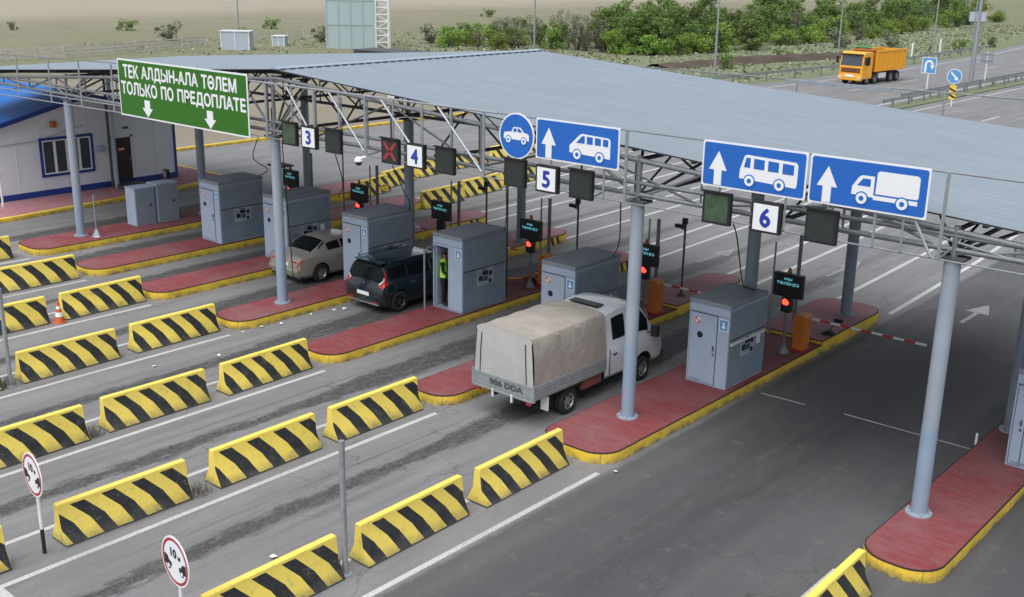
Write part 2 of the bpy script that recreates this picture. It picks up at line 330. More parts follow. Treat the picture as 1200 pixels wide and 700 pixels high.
# ------------------------------------------------------------------ mesh helpers
class MB:
    def __init__(s): s.v = []; s.f = []; s.m = []; s.cur = 0
    def add(s, vs, fs, mi=None):
        o = len(s.v); s.v += [tuple(v) for v in vs]; mi = s.cur if mi is None else mi
        for f in fs: s.f.append(tuple(i+o for i in f)); s.m.append(mi)
        return s
    def box(s, a, b, mi=None):
        (x0, y0, z0), (x1, y1, z1) = a, b
        return s.add([(x0, y0, z0), (x1, y0, z0), (x1, y1, z0), (x0, y1, z0), (x0, y0, z1), (x1, y0, z1), (x1, y1, z1), (x0, y1, z1)],
                     [(0, 3, 2, 1), (4, 5, 6, 7), (0, 1, 5, 4), (1, 2, 6, 5), (2, 3, 7, 6), (3, 0, 4, 7)], mi)
    def tube(s, p, q, r, n=8, r2=None, mi=None):
        p, q = Vector(p), Vector(q); d = (q-p).normalized(); r2 = r if r2 is None else r2
        a = d.orthogonal().normalized(); b = d.cross(a); vs = []
        for c, rr in ((p, r), (q, r2)):
            for i in range(n):
                t = 2*math.pi*i/n; vs.append(c+(a*math.cos(t)+b*math.sin(t))*rr)
        fs = [(i, (i+1) % n, n+(i+1) % n, n+i) for i in range(n)]+[tuple(range(n-1, -1, -1)), tuple(range(n, 2*n))]
        return s.add(vs, fs, mi)
    def path(s, pts, r, n=6, mi=None):
        pts = [Vector(p) for p in pts]; rings = []; vs = []
        for i, p in enumerate(pts):
            d = (pts[min(i+1, len(pts)-1)]-pts[max(i-1, 0)]).normalized()
            a = (Vector((0, 0, 1)) if abs(d.z) < .9 else Vector((0, 1, 0))).cross(d).normalized(); b = d.cross(a)
            for k in range(n):
                t = 2*math.pi*k/n; vs.append(p+(a*math.cos(t)+b*math.sin(t))*r)
        fs = []
        for i in range(len(pts)-1):
            for k in range(n): fs.append((i*n+k, i*n+(k+1) % n, (i+1)*n+(k+1) % n, (i+1)*n+k))
        fs += [tuple(range(n-1, -1, -1)), tuple(range((len(pts)-1)*n, len(pts)*n))]
        return s.add(vs, fs, mi)
    def prism(s, poly, axis, d0, d1, mi=None):
        """poly of 2D points (counter-clockwise), extruded along axis from d0 to d1"""
        def P(a, b, d): return {'z': (a, b, d), 'y': (a, d, b), 'x': (d, a, b)}[axis]
        n = len(poly); vs = [P(a, b, d0) for a, b in poly]+[P(a, b, d1) for a, b in poly]
        return s.add(vs, [tuple(range(n-1, -1, -1)), tuple(range(n, 2*n))]+[(i, (i+1) % n, n+(i+1) % n, n+i) for i in range(n)], mi)
    def lathe(s, prof, c=(0, 0, 0), axis='z', n=20, mi=None, cap=True):
        vs = []; k = len(prof)
        for i in range(n):
            t = 2*math.pi*i/n
            for r, h in prof:
                a, b = r*math.cos(t), r*math.sin(t)
                p = {'z': (a, b, h), 'y': (a, h, b), 'x': (h, a, b)}[axis]; vs.append((p[0]+c[0], p[1]+c[1], p[2]+c[2]))
        fs = []
        for i in range(n):
            j = (i+1) % n
            for q in range(k-1): fs.append((i*k+q, j*k+q, j*k+q+1, i*k+q+1))
        if cap: fs += [tuple(i*k for i in range(n-1, -1, -1)), tuple(i*k+k-1 for i in range(n))]
        return s.add(vs, fs, mi)
    def mesh(s, name, mats, smooth=None):
        me = bpy.data.meshes.new(name); me.from_pydata(s.v, [], s.f)
        bm = bmesh.new(); bm.from_mesh(me); bmesh.ops.recalc_face_normals(bm, faces=bm.faces); bm.to_mesh(me); bm.free()
        for m in ([mats] if isinstance(mats, str) else mats): me.materials.append(M[m])
        me.polygons.foreach_set('material_index', s.m)
        if smooth is not None:
            me.polygons.foreach_set('use_smooth', [True]*len(me.polygons)); me.set_sharp_from_angle(angle=R(smooth))
        return me
    def build(s, name, mats, parent=None, loc=(0, 0, 0), rz=0, smooth=None, bevel=0):
        return put(name, s.mesh(name, mats, smooth), parent, loc, rz, bevel)
def put(name, me, parent=None, loc=(0, 0, 0), rz=0, bevel=0):
    o = bpy.data.objects.new(name, me); COL.objects.link(o); o.location = loc; o.rotation_euler = (0, 0, rz)
    if parent is not None: o.parent = parent
    if bevel:
        b = o.modifiers.new('bevel', 'BEVEL'); b.width = bevel; b.segments = 2; b.limit_method = 'ANGLE'; b.angle_limit = R(40)
    return o
def tag(o, label, cat, group=None):
    o['label'] = label; o['category'] = cat
    if group: o['group'] = group
    return o
def thing(name, label, cat, loc=(0, 0, 0), rz=0, group=None):
    o = bpy.data.objects.new(name, None); COL.objects.link(o); o.location = loc; o.rotation_euler = (0, 0, rz); o.empty_display_size = .2
    return tag(o, label, cat, group)
def struct(o): o['kind'] = 'structure'; return o
def stuff(o, label=None, cat=None):
    o['kind'] = 'stuff'
    if label: o['label'] = label; o['category'] = cat
    return o
def copy_tree(o, parent=None):
    c = o.copy(); COL.objects.link(c)
    if parent is not None: c.parent = parent
    for ch in list(o.children): copy_tree(ch, c)
    return c
def text_mesh(body, size, mi=0, sx=1., bold=0.):
    cu = bpy.data.curves.new('txt', 'FONT'); cu.body = body; cu.size = size; cu.align_x = 'CENTER'; cu.align_y = 'CENTER'; cu.offset = bold
    cu.resolution_u = 4
    o = bpy.data.objects.new('txt', cu); COL.objects.link(o); bpy.context.view_layer.update()
    me = bpy.data.meshes.new_from_object(o.evaluated_get(bpy.context.evaluated_depsgraph_get()))
    bpy.data.objects.remove(o); bpy.data.curves.remove(cu)
    vs = [(v.co.x*sx, v.co.y) for v in me.vertices]; fs = [tuple(p.vertices) for p in me.polygons]
    xs = [a for a, b in vs]; ys = [b for a, b in vs]; cx, cy = (min(xs)+max(xs))/2, (min(ys)+max(ys))/2
    return [(a-cx, b-cy) for a, b in vs], fs, max(xs)-min(xs), max(ys)-min(ys)
def text_on(mb, body, cx, cz, w, h, y, bold=.0, mi=None):
    """flat lettering in the XZ plane facing -Y, fitted to w x h"""
    bars = [i for i, ch in enumerate(body) if ch == 'Ө']; body = body.replace('Ө', 'О')   # the barred O is drawn as O plus a bar
    vs, fs, tw, th = text_mesh(body, 1.); d = bold
    for i in bars:
        x1 = text_mesh(body[:i+1], 1.)[2]-tw/2; ow, oh = text_mesh('О', 1.)[2:]; k = len(vs); e = .03; hh = .055
        vs = vs+[(x1-ow+e, -hh), (x1-e, -hh), (x1-e, hh), (x1-ow+e, hh)]; fs = fs+[(k, k+1, k+2, k+3)]
    for i, (dx, dz) in enumerate(((0, 0), (-d, 0), (d, 0), (0, -d), (0, d)) if d else ((0, 0),)):
        mb.add([(cx+a*(w-2*d)/tw+dx, y-i*.0003, cz+b*(h-2*d)/th+dz) for a, b in vs], fs, mi)
def arcpts(cx, cy, r, a0, a1, n): return [(cx+r*math.cos(R(a0+(a1-a0)*i/n)), cy+r*math.sin(R(a0+(a1-a0)*i/n))) for i in range(n+1)]
def circ(cx, cy, r, n=20): return [(cx+r*math.cos(2*math.pi*i/n), cy+r*math.sin(2*math.pi*i/n)) for i in range(n)]
rnd = random.Random(7)
# ------------------------------------------------------------------ setting
mb = MB(); S = 3000
mb.add([(-S, -S, -.12), (S, -S, -.12), (S, S, -.12), (-S, S, -.12)], [(0, 1, 2, 3)])
struct(mb.build('field', 'field'))
mb = MB()
EDGE = [(-55.4, -40), (-55.4, 58), (-52.2, 92), (-50.6, 118), (-51.5, 150), (-56, 190), (-66, 250), (-90, 340)]
poly = [(30, -40)]+[(30, 80), (-14, 130), (-17, 200), (-30, 260), (-60, 340)]+EDGE[::-1]
mb.prism(poly, 'z', -.14, 0)
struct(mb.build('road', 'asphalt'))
# median strip with bare soil and grass
mb = MB(); mb.prism([(-34.6, 84), (-34.3, 130), (-36, 200), (-37.5, 200), (-36.0, 130), (-36.2, 88), (-35.4, 83.5)], 'z', .004, .09)
struct(mb.build('median_strip', 'field'))
# dirt yard between left kerb and field
# painted markings
def marking(pts, z=.004, mt='road_paint'):
    m = MB(); m.add([(x, y, z) for x, y in pts], [tuple(range(len(pts)))]); return struct(m.build('road_marking', mt))
def line(x0, y0, x1, y1, w=.13): return marking([(x0-w/2, y0), (x0+w/2, y0), (x1+w/2, y1), (x1-w/2, y1)])
line(-12.79, -6, -12.76, 17.6)
for xr, xl in ((-17.65, -19.05), (-21.87, -23.25), (-26.16, -27.6), (-30.4, -31.8), (-34.45, -35.85), (-38.5, -39.9)):
    line(xr, -4, xr, 17.55); line(xl, -4, xl, 17.4, .12)
line(-13.95, -4, -13.95, 17.4, .12); line(-7.15, -4, -7.15, 17.4); line(-5.9, -4, -5.85, 16.6)
marking([(-17.75, 6.60), (-17.0, 6.60), (-17.0, 6.9), (-17.75, 6.9)], .008)
# exit lane lines beyond the canopy, drawing together towards the highway
for x in (-12.88, -14.82, -17.72, -19.08, -22.2, -23.5, -26.55, -28.0, -30.85, -32.2, -34.9, -36.3, -5.6, -7.0):
    line(x, 33.2, x-.3, 42, .16); line(x-.3, 42, x-1.1, 54, .16)
for k in range(12): line(-43.5, 84+k*12, -43.5, 88+k*12, .16); line(-27.5, 84+k*12, -27.5, 88+k*12, .16)
line(-50.1, 84, -48.9, 118, .18); line(-48.9, 118, -50.0, 150, .18); line(-50., 150, -54.3, 190, .18); line(-37.0, 80, -37.0, 170, .18); line(-33.4, 80, -33.2, 170, .18)
def road_arrow(x, y, L=2.6, w=.14):
    marking([(x-w/2, y), (x+w/2, y), (x+w/2, y+L*.55), (x-w/2, y+L*.55)], mt='road_paint_faded')
    marking([(x-.38, y+L*.55), (x+.38, y+L*.55), (x, y+L)], mt='road_paint_faded')
road_arrow(-10.88, 33.9); road_arrow(-20.8, 34.4, 2.9); road_arrow(-16.4, 36, 2.9)
# sensor line across the wide lane
marking([(-12.5, 24.22), (-12.5, 24.28), (-11.3, 24.34), (-11.3, 24.28)]); marking([(-10.3, 24.40), (-10.3, 24.46), (-7.1, 24.52), (-7.1, 24.46)])
# ------------------------------------------------------------------ traffic islands
ISL = {1: (-40.4, -38.42), 2: (-36.1, -34.48), 3: (-32.1, -30.5), 4: (-27.72, -26.2), 5: (-23.48, -22.0), 6: (-19.1, -17.66), 7: (-14.8, -12.77), 8: (-7.08, -5.58)}
IH, IH2, IY0, IYS, IY1 = .26, .36, 17.85, 28.2, 32.6
ILAB = {1: 'red island with yellow kerb carrying the two low grey cabinets', 2: 'narrow red island under the plain booth left of the lane 3 sign',
        3: 'red island beside the beige sedan, carrying the booth half hidden by a column', 4: 'red island with a canopy column, between the beige sedan and the black car',
        5: 'red island carrying the open booth with the attendant', 6: 'red island whose nose lies left of the covered pickup truck',
        7: 'widest red island, with canopy column right of the covered pickup truck', 8: 'red island with canopy column at the lower right'}
def isl_poly(x0, x1, y0, y1, rn, rf, inset=0.):
    x0 += inset; x1 -= inset; y0 += inset; y1 -= inset; w = x1-x0; p = []
    def corner(cx, cy, r, a0):
        return arcpts(cx, cy, r, a0, a0+90, 7) if r > .05 else [(cx, cy)]
    rn = min(rn, w/2-.02); rf = min(rf, w/2-.02)
    if rn < .05: rn = 0
    if rf < .05: rf = 0
    p += corner(x0+rn, y0+rn, rn, 180); p += corner(x1-rn, y0+rn, rn, 270); p += corner(x1-rf, y1-rf, rf, 0); p += corner(x0+rf, y1-rf, rf, 90)
    return p
ISLAND = {}
for k, (x0, x1) in ISL.items():
    xc = (x0+x1)/2
    t = thing('traffic_island', ILAB[k], 'traffic island', (xc, IY0, 0), group='red toll islands'); ISLAND[k] = t
    a, b = x0-xc, x1-xc
    rn = .62 if k in (7, 8) else .6
    def level(y0, y1, h, rn, rf, topm, z0=0.):
        m = MB(); m.prism(isl_poly(a, b, y0, y1, rn, rf), 'z', z0, h-.03); m.build('kerb', 'kerb_yellow', t)
        m = MB(); m.prism(isl_poly(a, b, y0, y1, rn, rf, .004), 'z', h-.03, h-.004); m.build('kerb_edge', 'kerb_edge', t)
        m = MB(); m.prism(isl_poly(a, b, y0, y1, rn, rf, .03), 'z', h-.02, h); m.build('paving', topm, t)
    level(0, IYS-IY0, IH, rn, 0, 'island_red')
    if k != 1: level(IYS-IY0+.004, IY1-IY0+(0 if k > 4 else 1.2), IH2, 0, .7, 'island_pink')
    if k in (3, 4, 5):
        ye = IY1-IY0+(0 if k > 4 else 1.2)-.75
        for q in (0, .34): m = MB(); m.prism([(ye-.6+q, .02), (ye-.45+q, .02), (ye-.55+q, IH2-.035), (ye-.70+q, IH2-.035)], 'x', b+.002, b+.006); m.build('kerb_stripe', 'black', t)
    if k == 1: level(IYS-IY0+.004, 17.6, IH2, 0, .7, 'island_pink')
# pavement in front of the office
t = thing('raised_pavement', 'raised walkway with yellow kerb along the white blue-roofed building', 'pavement', (-47, 20, 0))
pp = [(-10, -14), (2.45, -14), (2.3, 0), (1.5, 8), (.75, 11.2), (.5, 11.6), (-10, 11.6)]
m = MB(); m.prism(pp, 'z', 0, .17); m.build('kerb', 'kerb_yellow', t)
m = MB(); m.prism([(x-(.22 if x > 0 else 0), y-(.2 if y > 11.4 else 0)) for x, y in pp], 'z', .16, .178); m.build('paving', 'island_pink', t)
# yellow kerb along the left edge of the plaza
t = thing('kerb', 'long yellow kerb along the far left edge of the plaza', 'kerb', (-55.45, 31, 0))
for k in range(14):
    m = MB(); m.box((-.12, k*2+.01, -.1), (.12, k*2+1.99, .16)); m.build('kerb_stone', 'kerb_yellow', t)
# ------------------------------------------------------------------ concrete barriers
def barrier_mesh():
    prof = [(-.28, 0), (.28, 0), (.28, .05), (.115, .36), (.07, .785), (.052, .80), (-.052, .80), (-.07, .785), (-.115, .36), (-.28, .05)]
    n = len(prof); vs = []
    ys = [-1.35, -1.335, 1.335, 1.35]; sc = [.97, 1, 1, .97]
    for y, q in zip(ys, sc): vs += [(x*q, y, z*(1 if q == 1 else .985)) for x, z in prof]
    fs = [tuple(range(n)), tuple(range(4*n-1, 3*n-1, -1))]
    for i in range(3):
        for j in range(n): fs.append((i*n+j, i*n+(j+1) % n, (i+1)*n+(j+1) % n, (i+1)*n+j))
    m = MB(); m.add(vs, fs); me = m.mesh('barrier', 'barrier_stripes', 30); return me
BME = barrier_mesh()
ROWX = {1: -39.17, 2: -35.07, 3: -31.10, 4: -26.92, 5: -22.50, 6: -18.32, 7: -13.72, 8: -6.56}
RN = {1: 'before the two low cabinets', 2: 'before the second island from left', 3: 'with the orange cone', 4: 'before the island by the beige sedan',
      5: 'before the attendant island', 6: 'left of the pickup lane', 7: 'before the widest island', 8: 'before the lower right island'}
ORD = ['nearest its island', 'second from its island', 'third from its island', 'fourth from its island']
PH = {(6, 0): (-.16, .70), (6, 1): (-.16, .70), (2, 0): (-.16, .70), (3, 1): (-.05, .72), (1, 0): (.1, .70)}
ROWS = {1: [15.85], 2: [16.15, 13.0], 3: [16.3, 13.15], 4: [16.2, 13.0, 9.75], 5: [16.1, 12.9, 9.7], 6: [16.1, 12.95, 9.67, 5.95], 7: [16.1, 12.95, 9.75], 8: [15.68, 12.6]}
for k, ys in ROWS.items():
    for i, y in enumerate(ys):
        o = put('concrete_barrier', BME, None, (ROWX[k]+rnd.uniform(-.03, .03), y+rnd.uniform(-.03, .03), .002), R(rnd.uniform(-1.0, 1.0)))
        ph, pt = PH.get((k, i), (-.257+rnd.uniform(-.04, .04), .632+rnd.uniform(-.012, .012))); base = 20-1.35+(.18 if pt > .66 else .29)-.017
        o['pitch'] = pt; o['phase'] = ((math.floor(base/pt)+.535)*pt-base)+rnd.uniform(-.03, .03)+(0 if (k, i) not in ((3, 1), (1, 0)) else .2)
        tag(o, 'striped barrier, %s in the row %s' % (ORD[i], RN[k]), 'barrier', 'striped concrete barriers')
FAR = [(-38.5, 34.0, .1), (-39.6, 36.75, .0), (-40.3, 39.9, .2), (-40.7, 43.1, .1), (-34.7, 34.9, .3), (-35.2, 38.05, .1), (-35.6, 41.2, .2), (-41.0, 46.4, .0), (-41.3, 49.6, .1)]
fl = ['behind the red-lit board above the lane 3 booth', 'second in the left row behind the canopy', 'third in the left row behind the canopy', 'fourth in the left row behind the canopy',
      'nearest of the right row behind the lane 4 sign', 'second in the right row behind the lane 4 sign', 'third in the right row behind the lane 4 sign', 'fifth in the left row behind the canopy', 'farthest in the left row behind the canopy']
for (x, y, ph), l in zip(FAR, fl):
    o = put('concrete_barrier', BME, None, (x, y, .002), R(180+8)); o['phase'] = ph; o['pitch'] = .66
    o.rotation_euler.z = R(4 if x > -36 else (14 if y < 38 else 4))
    tag(o, 'striped barrier on the exit side, '+l, 'barrier', 'striped barriers beyond the canopy')
# ------------------------------------------------------------------ canopy
RZ, RX, SL, SR = 7.46, -26.75, .072, .061
XL, XR, Y0, Y1 = -50.5, -2.5, 20.0, 32.0
def roofz(x): return RZ-(RX-x)*SL if x < RX else RZ-(x-RX)*SR
can = thing('toll_canopy', 'long low gabled canopy of blue-grey metal sheet on round columns over the toll lanes', 'canopy', (RX, 20.1, 0))
ox, oy = RX, 20.1
def cb(): return MB()
def C(x, y, z): return (x-ox, y-oy, z)
for xa, xb in ((RX, XR), (RX, XL)):       # ribbed sheets
    m = MB(); vs = []; fs = []; n = 36; p = (Y1-Y0)/n
    prof = []
    for i in range(n):
        y = Y0+i*p; prof += [(y, 0), (y+p*.55, 0), (y+p*.65, .006), (y+p*.9, .006)]
    prof.append((Y1, 0))
    for x in (xa, xb): vs += [C(x, y, roofz(x)+h) for y, h in prof]
    k = len(prof); vs += [C(x, y, roofz(x)-.03) for x in (xa, xb) for y in (Y0, Y1)]
    fs = [(i, i+1, k+i+1, k+i) for i in range(k-1)]+[(2*k, 2*k+1, 2*k+3, 2*k+2)]
    m.add(vs, fs); m.build('roof_sheet', 'roof_sheet', can)
m = MB(); m.prism([(-.22, RZ-.005), (.22, RZ-.002), (.22, RZ+.03), (0, RZ+.062), (-.22, RZ+.03)], 'y', Y0-oy-.02, Y1-oy+.02); m.build('ridge_cap', 'ridge_metal', can)
for i in range(36): m = MB(); yy = Y0-oy+.06+i*(Y1-Y0)/36; m.box((.222, yy, RZ-.005), (.27, yy+.17, RZ+.028)); m.build('ridge_closer', 'steel_dark', can)
# rafters and purlins
for y in (20.12, 23, 26, 29, 31.88):
    for xa, xb in ((RX, XR), (RX, XL)):
        if y < 21 and xb == XR: y = 20.75
        m = MB(); m.add([C(x, yy, roofz(x)+dz) for x in (xa, xb) for yy in (y-.05, y+.05) for dz in (-.04, -.17)], [(0, 1, 3, 2), (4, 6, 7, 5), (0, 4, 5, 1), (2, 3, 7, 6), (0, 2, 6, 4), (1, 5, 7, 3)])
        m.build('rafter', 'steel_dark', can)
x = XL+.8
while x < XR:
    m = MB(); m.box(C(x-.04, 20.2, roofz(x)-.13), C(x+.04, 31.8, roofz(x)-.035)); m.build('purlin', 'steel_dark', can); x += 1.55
# columns
COLS = []
for x in (-39.5, -27.0, -13.78, -6.74):
    for y in (20.1, 25.6, 31.1):
        if x == -6.74 and y > 31: continue
        COLS.append((x, y))
COLS += [(-49.8, 20.1)]
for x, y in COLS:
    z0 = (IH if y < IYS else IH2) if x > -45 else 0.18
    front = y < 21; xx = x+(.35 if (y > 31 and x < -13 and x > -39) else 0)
    m = MB(); m.tube(C(xx, y, z0), C(xx, y, 5.45), .155 if front else .17, 20); m.build('column', 'column_paint' if front else 'grey_dark_shade', can, smooth=40)
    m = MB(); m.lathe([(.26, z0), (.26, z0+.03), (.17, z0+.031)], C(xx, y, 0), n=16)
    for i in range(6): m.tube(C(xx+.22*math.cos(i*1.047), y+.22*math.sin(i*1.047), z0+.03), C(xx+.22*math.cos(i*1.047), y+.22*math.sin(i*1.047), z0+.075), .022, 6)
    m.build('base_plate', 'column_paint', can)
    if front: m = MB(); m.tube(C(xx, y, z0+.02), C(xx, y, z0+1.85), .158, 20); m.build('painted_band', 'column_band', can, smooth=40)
    m = MB(); m.box(C(xx-.26, y-.2, 5.45), C(xx+.26, y+.2, 5.50)); m.build('cap_plate', 'steel_dark', can)
    m = MB(); m.tube(C(xx, y, 5.5), C(xx, y, roofz(xx)-.17), .06, 8); m.build('stub_post', 'steel', can)
# lattice trusses along the front, middle and back column lines
def member(p, q, r, name='brace', mt='steel', n=6):
    m = MB(); m.tube(C(*p), C(*q), r, n); m.build(name, mt, can, smooth=50)
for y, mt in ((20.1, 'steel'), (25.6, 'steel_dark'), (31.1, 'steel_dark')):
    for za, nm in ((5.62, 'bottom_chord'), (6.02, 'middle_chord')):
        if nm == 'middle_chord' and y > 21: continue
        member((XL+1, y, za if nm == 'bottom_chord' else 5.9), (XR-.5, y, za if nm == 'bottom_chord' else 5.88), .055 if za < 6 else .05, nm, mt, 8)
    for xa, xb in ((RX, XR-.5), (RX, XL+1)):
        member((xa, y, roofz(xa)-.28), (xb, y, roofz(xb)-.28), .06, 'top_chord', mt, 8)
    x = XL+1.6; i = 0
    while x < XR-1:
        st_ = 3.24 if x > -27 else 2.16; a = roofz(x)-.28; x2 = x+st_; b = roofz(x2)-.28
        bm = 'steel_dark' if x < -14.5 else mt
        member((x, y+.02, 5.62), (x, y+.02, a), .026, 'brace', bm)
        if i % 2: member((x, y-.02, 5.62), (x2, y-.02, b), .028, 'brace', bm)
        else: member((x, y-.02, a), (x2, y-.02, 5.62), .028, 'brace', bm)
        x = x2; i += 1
# cross trusses between the column lines
for x in (-49.8, -39.5, -33.2, -27.0, -20.3, -13.78, -10.2, -6.74):
    zt = roofz(x)-.25
    member((x, 20.1, zt), (x, 31.5, zt), .05, 'top_chord', 'steel_dark'); member((x, 20.1, 5.62), (x, 31.3, 5.62), .05, 'bottom_chord', 'steel_dark')
    y = 20.1; i = 0
    while y < 31:
        y2 = y+1.375
        member((x, y, 5.62 if i % 2 == 0 else zt), (x, y2, zt if i % 2 == 0 else 5.62), .03, 'brace', 'steel_dark'); y = y2; i += 1
# knee braces fanning from the front column heads
for x in (-39.5, -27.0, -13.78, -6.74):
    for dx in (-1.6, 1.6):
        member((x, 20.1, 5.55), (x+dx, 20.1, roofz(x+dx)-.3), .035)
        member((x, 20.1, 5.55), (x+dx*.6, 21.6, roofz(x+dx*.6)-.2), .035, 'brace', 'steel_dark')
# ------------------------------------------------------------------ sign frame in front of the canopy
SY = 19.5
sf = thing('sign_frame', 'thin light steel tube frame holding the signs along the canopy front', 'sign frame', (-20, SY, 0))
def SP(x, z, y=SY): return (x+20, y-SY, z)
def sm(p, q, r, name, mt='galv', n=6):
    m = MB(); m.tube(p, q, r, n); m.build(name, mt, sf, smooth=50)
sm(SP(-34.5, 7.12), SP(-17.5, 7.12), .03, 'top_rail'); sm(SP(-17.5, 7.12), SP(-3.5, 7.12), .018, 'top_rail', 'steel'); sm(SP(-34.5, 5.54), SP(-3.5, 5.54), .018, 'bottom_rail', 'steel')
sm(SP(-47, 6.78), SP(-34.5, 7.12), .018, 'top_rail', 'steel'); sm(SP(-47, 5.28), SP(-34.5, 5.47), .022, 'bottom_rail'); sm(SP(-47, 5.52), SP(-34.5, 5.70), .02, 'middle_rail')
for x in (-44.6, -42.0, -39.5, -37.3, -35.1): sm(SP(x, 5.30+(x+47)*.014), SP(x, 6.75+(x+47)*.026), .032, 'upright')
UPS = [-26.55, -25.35, -24.36, -23.3, -22.24, -21.15, -20.08, -19.05, -17.95]
for i, x in enumerate(UPS): sm(SP(x, 5.54), SP(x, 7.12), .038 if i % 2 == 0 else .03, 'upright')
for x in (-26.0, -24.9, -23.8, -22.7, -21.7, -20.6, -19.5, -18.5): sm(SP(x, 5.6, 20.0), SP(x, 6.9, 20.0), .022, 'upright', 'steel')
for x in (-13.74, -6.81): sm(SP(x, 5.54), SP(x, 7.12), .036, 'upright')
for xa, xb in ((-25.55, -24.36), (-23.7, -22.3), (-21.6, -20.1), (-19.5, -18.0)): sm(SP(xa, 7.08), SP(xb, 5.65), .032, 'diagonal')
sm(SP(-8.85, 6.25), SP(-9.25, 5.56), .03, 'diagonal'); sm(SP(-7.35, 6.25), SP(-6.95, 5.56), .03, 'diagonal'); sm(SP(-8.05, 6.25), SP(-8.05, 5.56), .03, 'diagonal')
for x in (-43, -38.4, -34, -30.5, -26.5, -22.2, -18, -14.6, -13.74, -11.5, -9.4, -6.81, -4): sm(SP(x, 5.54), SP(x, 5.62, 20.1), .022, 'bracket', 'steel')
for x in (-26.5, -22.2, -18.0): sm(SP(x, 7.1), SP(x, roofz(x)-.3, 20.1), .02, 'bracket', 'steel')
# back sign frame whose rails show over the roof
bf = thing('sign_frame', 'thin steel rail frame above the rear edge of the canopy roof', 'sign frame', (-15, 32.6, 0))
for z, r in ((7.13, .022), (5.55, .022)):
    m = MB(); m.tube((-9, 0, z), (12, 0, z), r, 6); m.build('rail', 'steel', bf)
for x in (-8.9, -5, -1.5, 3.2, 7.5, 11.5):
    m = MB(); m.tube((x, 0, 5.5), (x, 0, 7.16), .03, 6); m.build('upright', 'galv', bf)
    m = MB(); m.tube((x, 0, 5.55), (x, -1.4, 5.62), .022, 6); m.build('bracket', 'steel', bf)
m = MB(); m.box((-1.9, -.03, 7.03), (1.6, .03, 7.14)); m.build('lamp_strip', 'galv', bf)
# ------------------------------------------------------------------ lane signs (all face -Y)
def rrect(x0, z0, x1, z1, r, n=4):
    return arcpts(x0+r, z0+r, r, 180, 270, n)+arcpts(x1-r, z0+r, r, 270, 360, n)+arcpts(x1-r, z1-r, r, 0, 90, n)+arcpts(x0+r, z1-r, r, 90, 180, n)
def plate(t, w, h, back, face, border=.035, r=.05):
    m = MB(); m.prism(rrect(-w/2, -h/2, w/2, h/2, r*.6), 'y', -.012, .012); m.build('plate', back, t)
    m = MB(); m.prism(rrect(-w/2+border, -h/2+border, w/2-border, h/2-border, r), 'y', -.016, -.0125); m.build('face', face, t)
def pict(t, polys, w, h, name, mt, y=-.020, th=.004):
    for p in polys:
        m = MB(); m.prism([((u-.5)*w, (v-.5)*h) for u, v in p], 'y', y, y+th-.0005); m.build(name, mt, t)
def ell(cx, cy, r, w, h, n=18): return [(cx+r*math.cos(2*math.pi*i/n)/w, cy+r*math.sin(2*math.pi*i/n)/h) for i in range(n)]
def arrow_up(t, w, h):
    pict(t, [[(.125, .045), (.20, .045), (.20, .375), (.25, .375), (.162, .79), (.072, .375), (.125, .375)]], w, h, 'arrow', 'sign_white')
def vehicle_sign(kind, label, x0, x1, z0=6.225, z1=7.155):
    w, h = x1-x0, z1-z0
    t = thing('lane_sign', label, 'road sign', ((x0+x1)/2, SY-.06, (z0+z1)/2), group='blue lane signs over the toll lanes')
    plate(t, w, h, 'sign_white', 'sign_blue')
    for xx in (-.32*w, .32*w):
        m = MB(); m.tube((xx, .04, -h/2-.66), (xx, .04, h/2-.02), .022, 6); m.build('bracket', 'galv', t)
    if kind == 'car':
        pass
    arrow_up(t, w, h)
    Wh, Bl = 'sign_white', 'sign_blue'
    if kind == 'van':
        pict(t, [[(.42, .27), (.90, .23), (.90, .66), (.88, .72), (.565, .75), (.54, .72), (.445, .50), (.42, .44)]], w, h, 'pictogram', Wh)
        pict(t, [[(.50, .52), (.60, .52), (.60, .70), (.57, .70)], [(.625, .52), (.695, .52), (.695, .695), (.625, .70)], [(.72, .52), (.79, .52), (.79, .69), (.72, .695)], [(.815, .52), (.875, .52), (.875, .68), (.815, .69)]], w, h, 'pictogram_windows', Bl, -.024)
        wh = (.515, .78)
    elif kind == 'bus':
        pict(t, [[(.375, .27), (.91, .22), (.92, .30), (.92, .70), (.90, .76), (.44, .79), (.415, .76), (.378, .46)]], w, h, 'pictogram', Wh)
        pict(t, [[(.415, .52), (.475, .52), (.475, .73), (.435, .73)], [(.51, .51), (.61, .51), (.61, .72), (.51, .73)], [(.645, .50), (.745, .50), (.745, .71), (.645, .72)], [(.78, .49), (.885, .49), (.885, .70), (.78, .71)]], w, h, 'pictogram_windows', Bl, -.024)
        wh = (.475, .76)
    else:
        pict(t, [[(.375, .30), (.56, .28), (.56, .70), (.455, .70), (.43, .66), (.378, .46)], [(.575, .36), (.915, .36), (.925, .40), (.925, .78), (.905, .82), (.60, .82), (.58, .79)], [(.56, .24), (.92, .24), (.92, .325), (.56, .325)]], w, h, 'pictogram', Wh)
        pict(t, [[(.42, .49), (.53, .49), (.53, .64), (.465, .64)]], w, h, 'pictogram_windows', Bl, -.024)
        wh = (.465, .80)
    rw = .105
    pict(t, [ell(u, .24, rw+.025, w, h) for u in wh], w, h, 'wheel_ring', Bl, -.028)
    pict(t, [ell(u, .24, rw, w, h) for u in wh], w, h, 'wheel', Wh, -.032)
    pict(t, [ell(u, .24, rw*.45, w, h) for u in wh], w, h, 'wheel_hub', Bl, -.036)
vehicle_sign('van', 'blue rectangular sign with white arrow and minibus, beside the round sign', -16.24, -13.88)
vehicle_sign('bus', 'blue rectangular sign with white arrow and long bus above lane 6', -11.78, -9.46)
vehicle_sign('truck', 'blue rectangular sign with white arrow and lorry, rightmost', -9.40, -7.09)
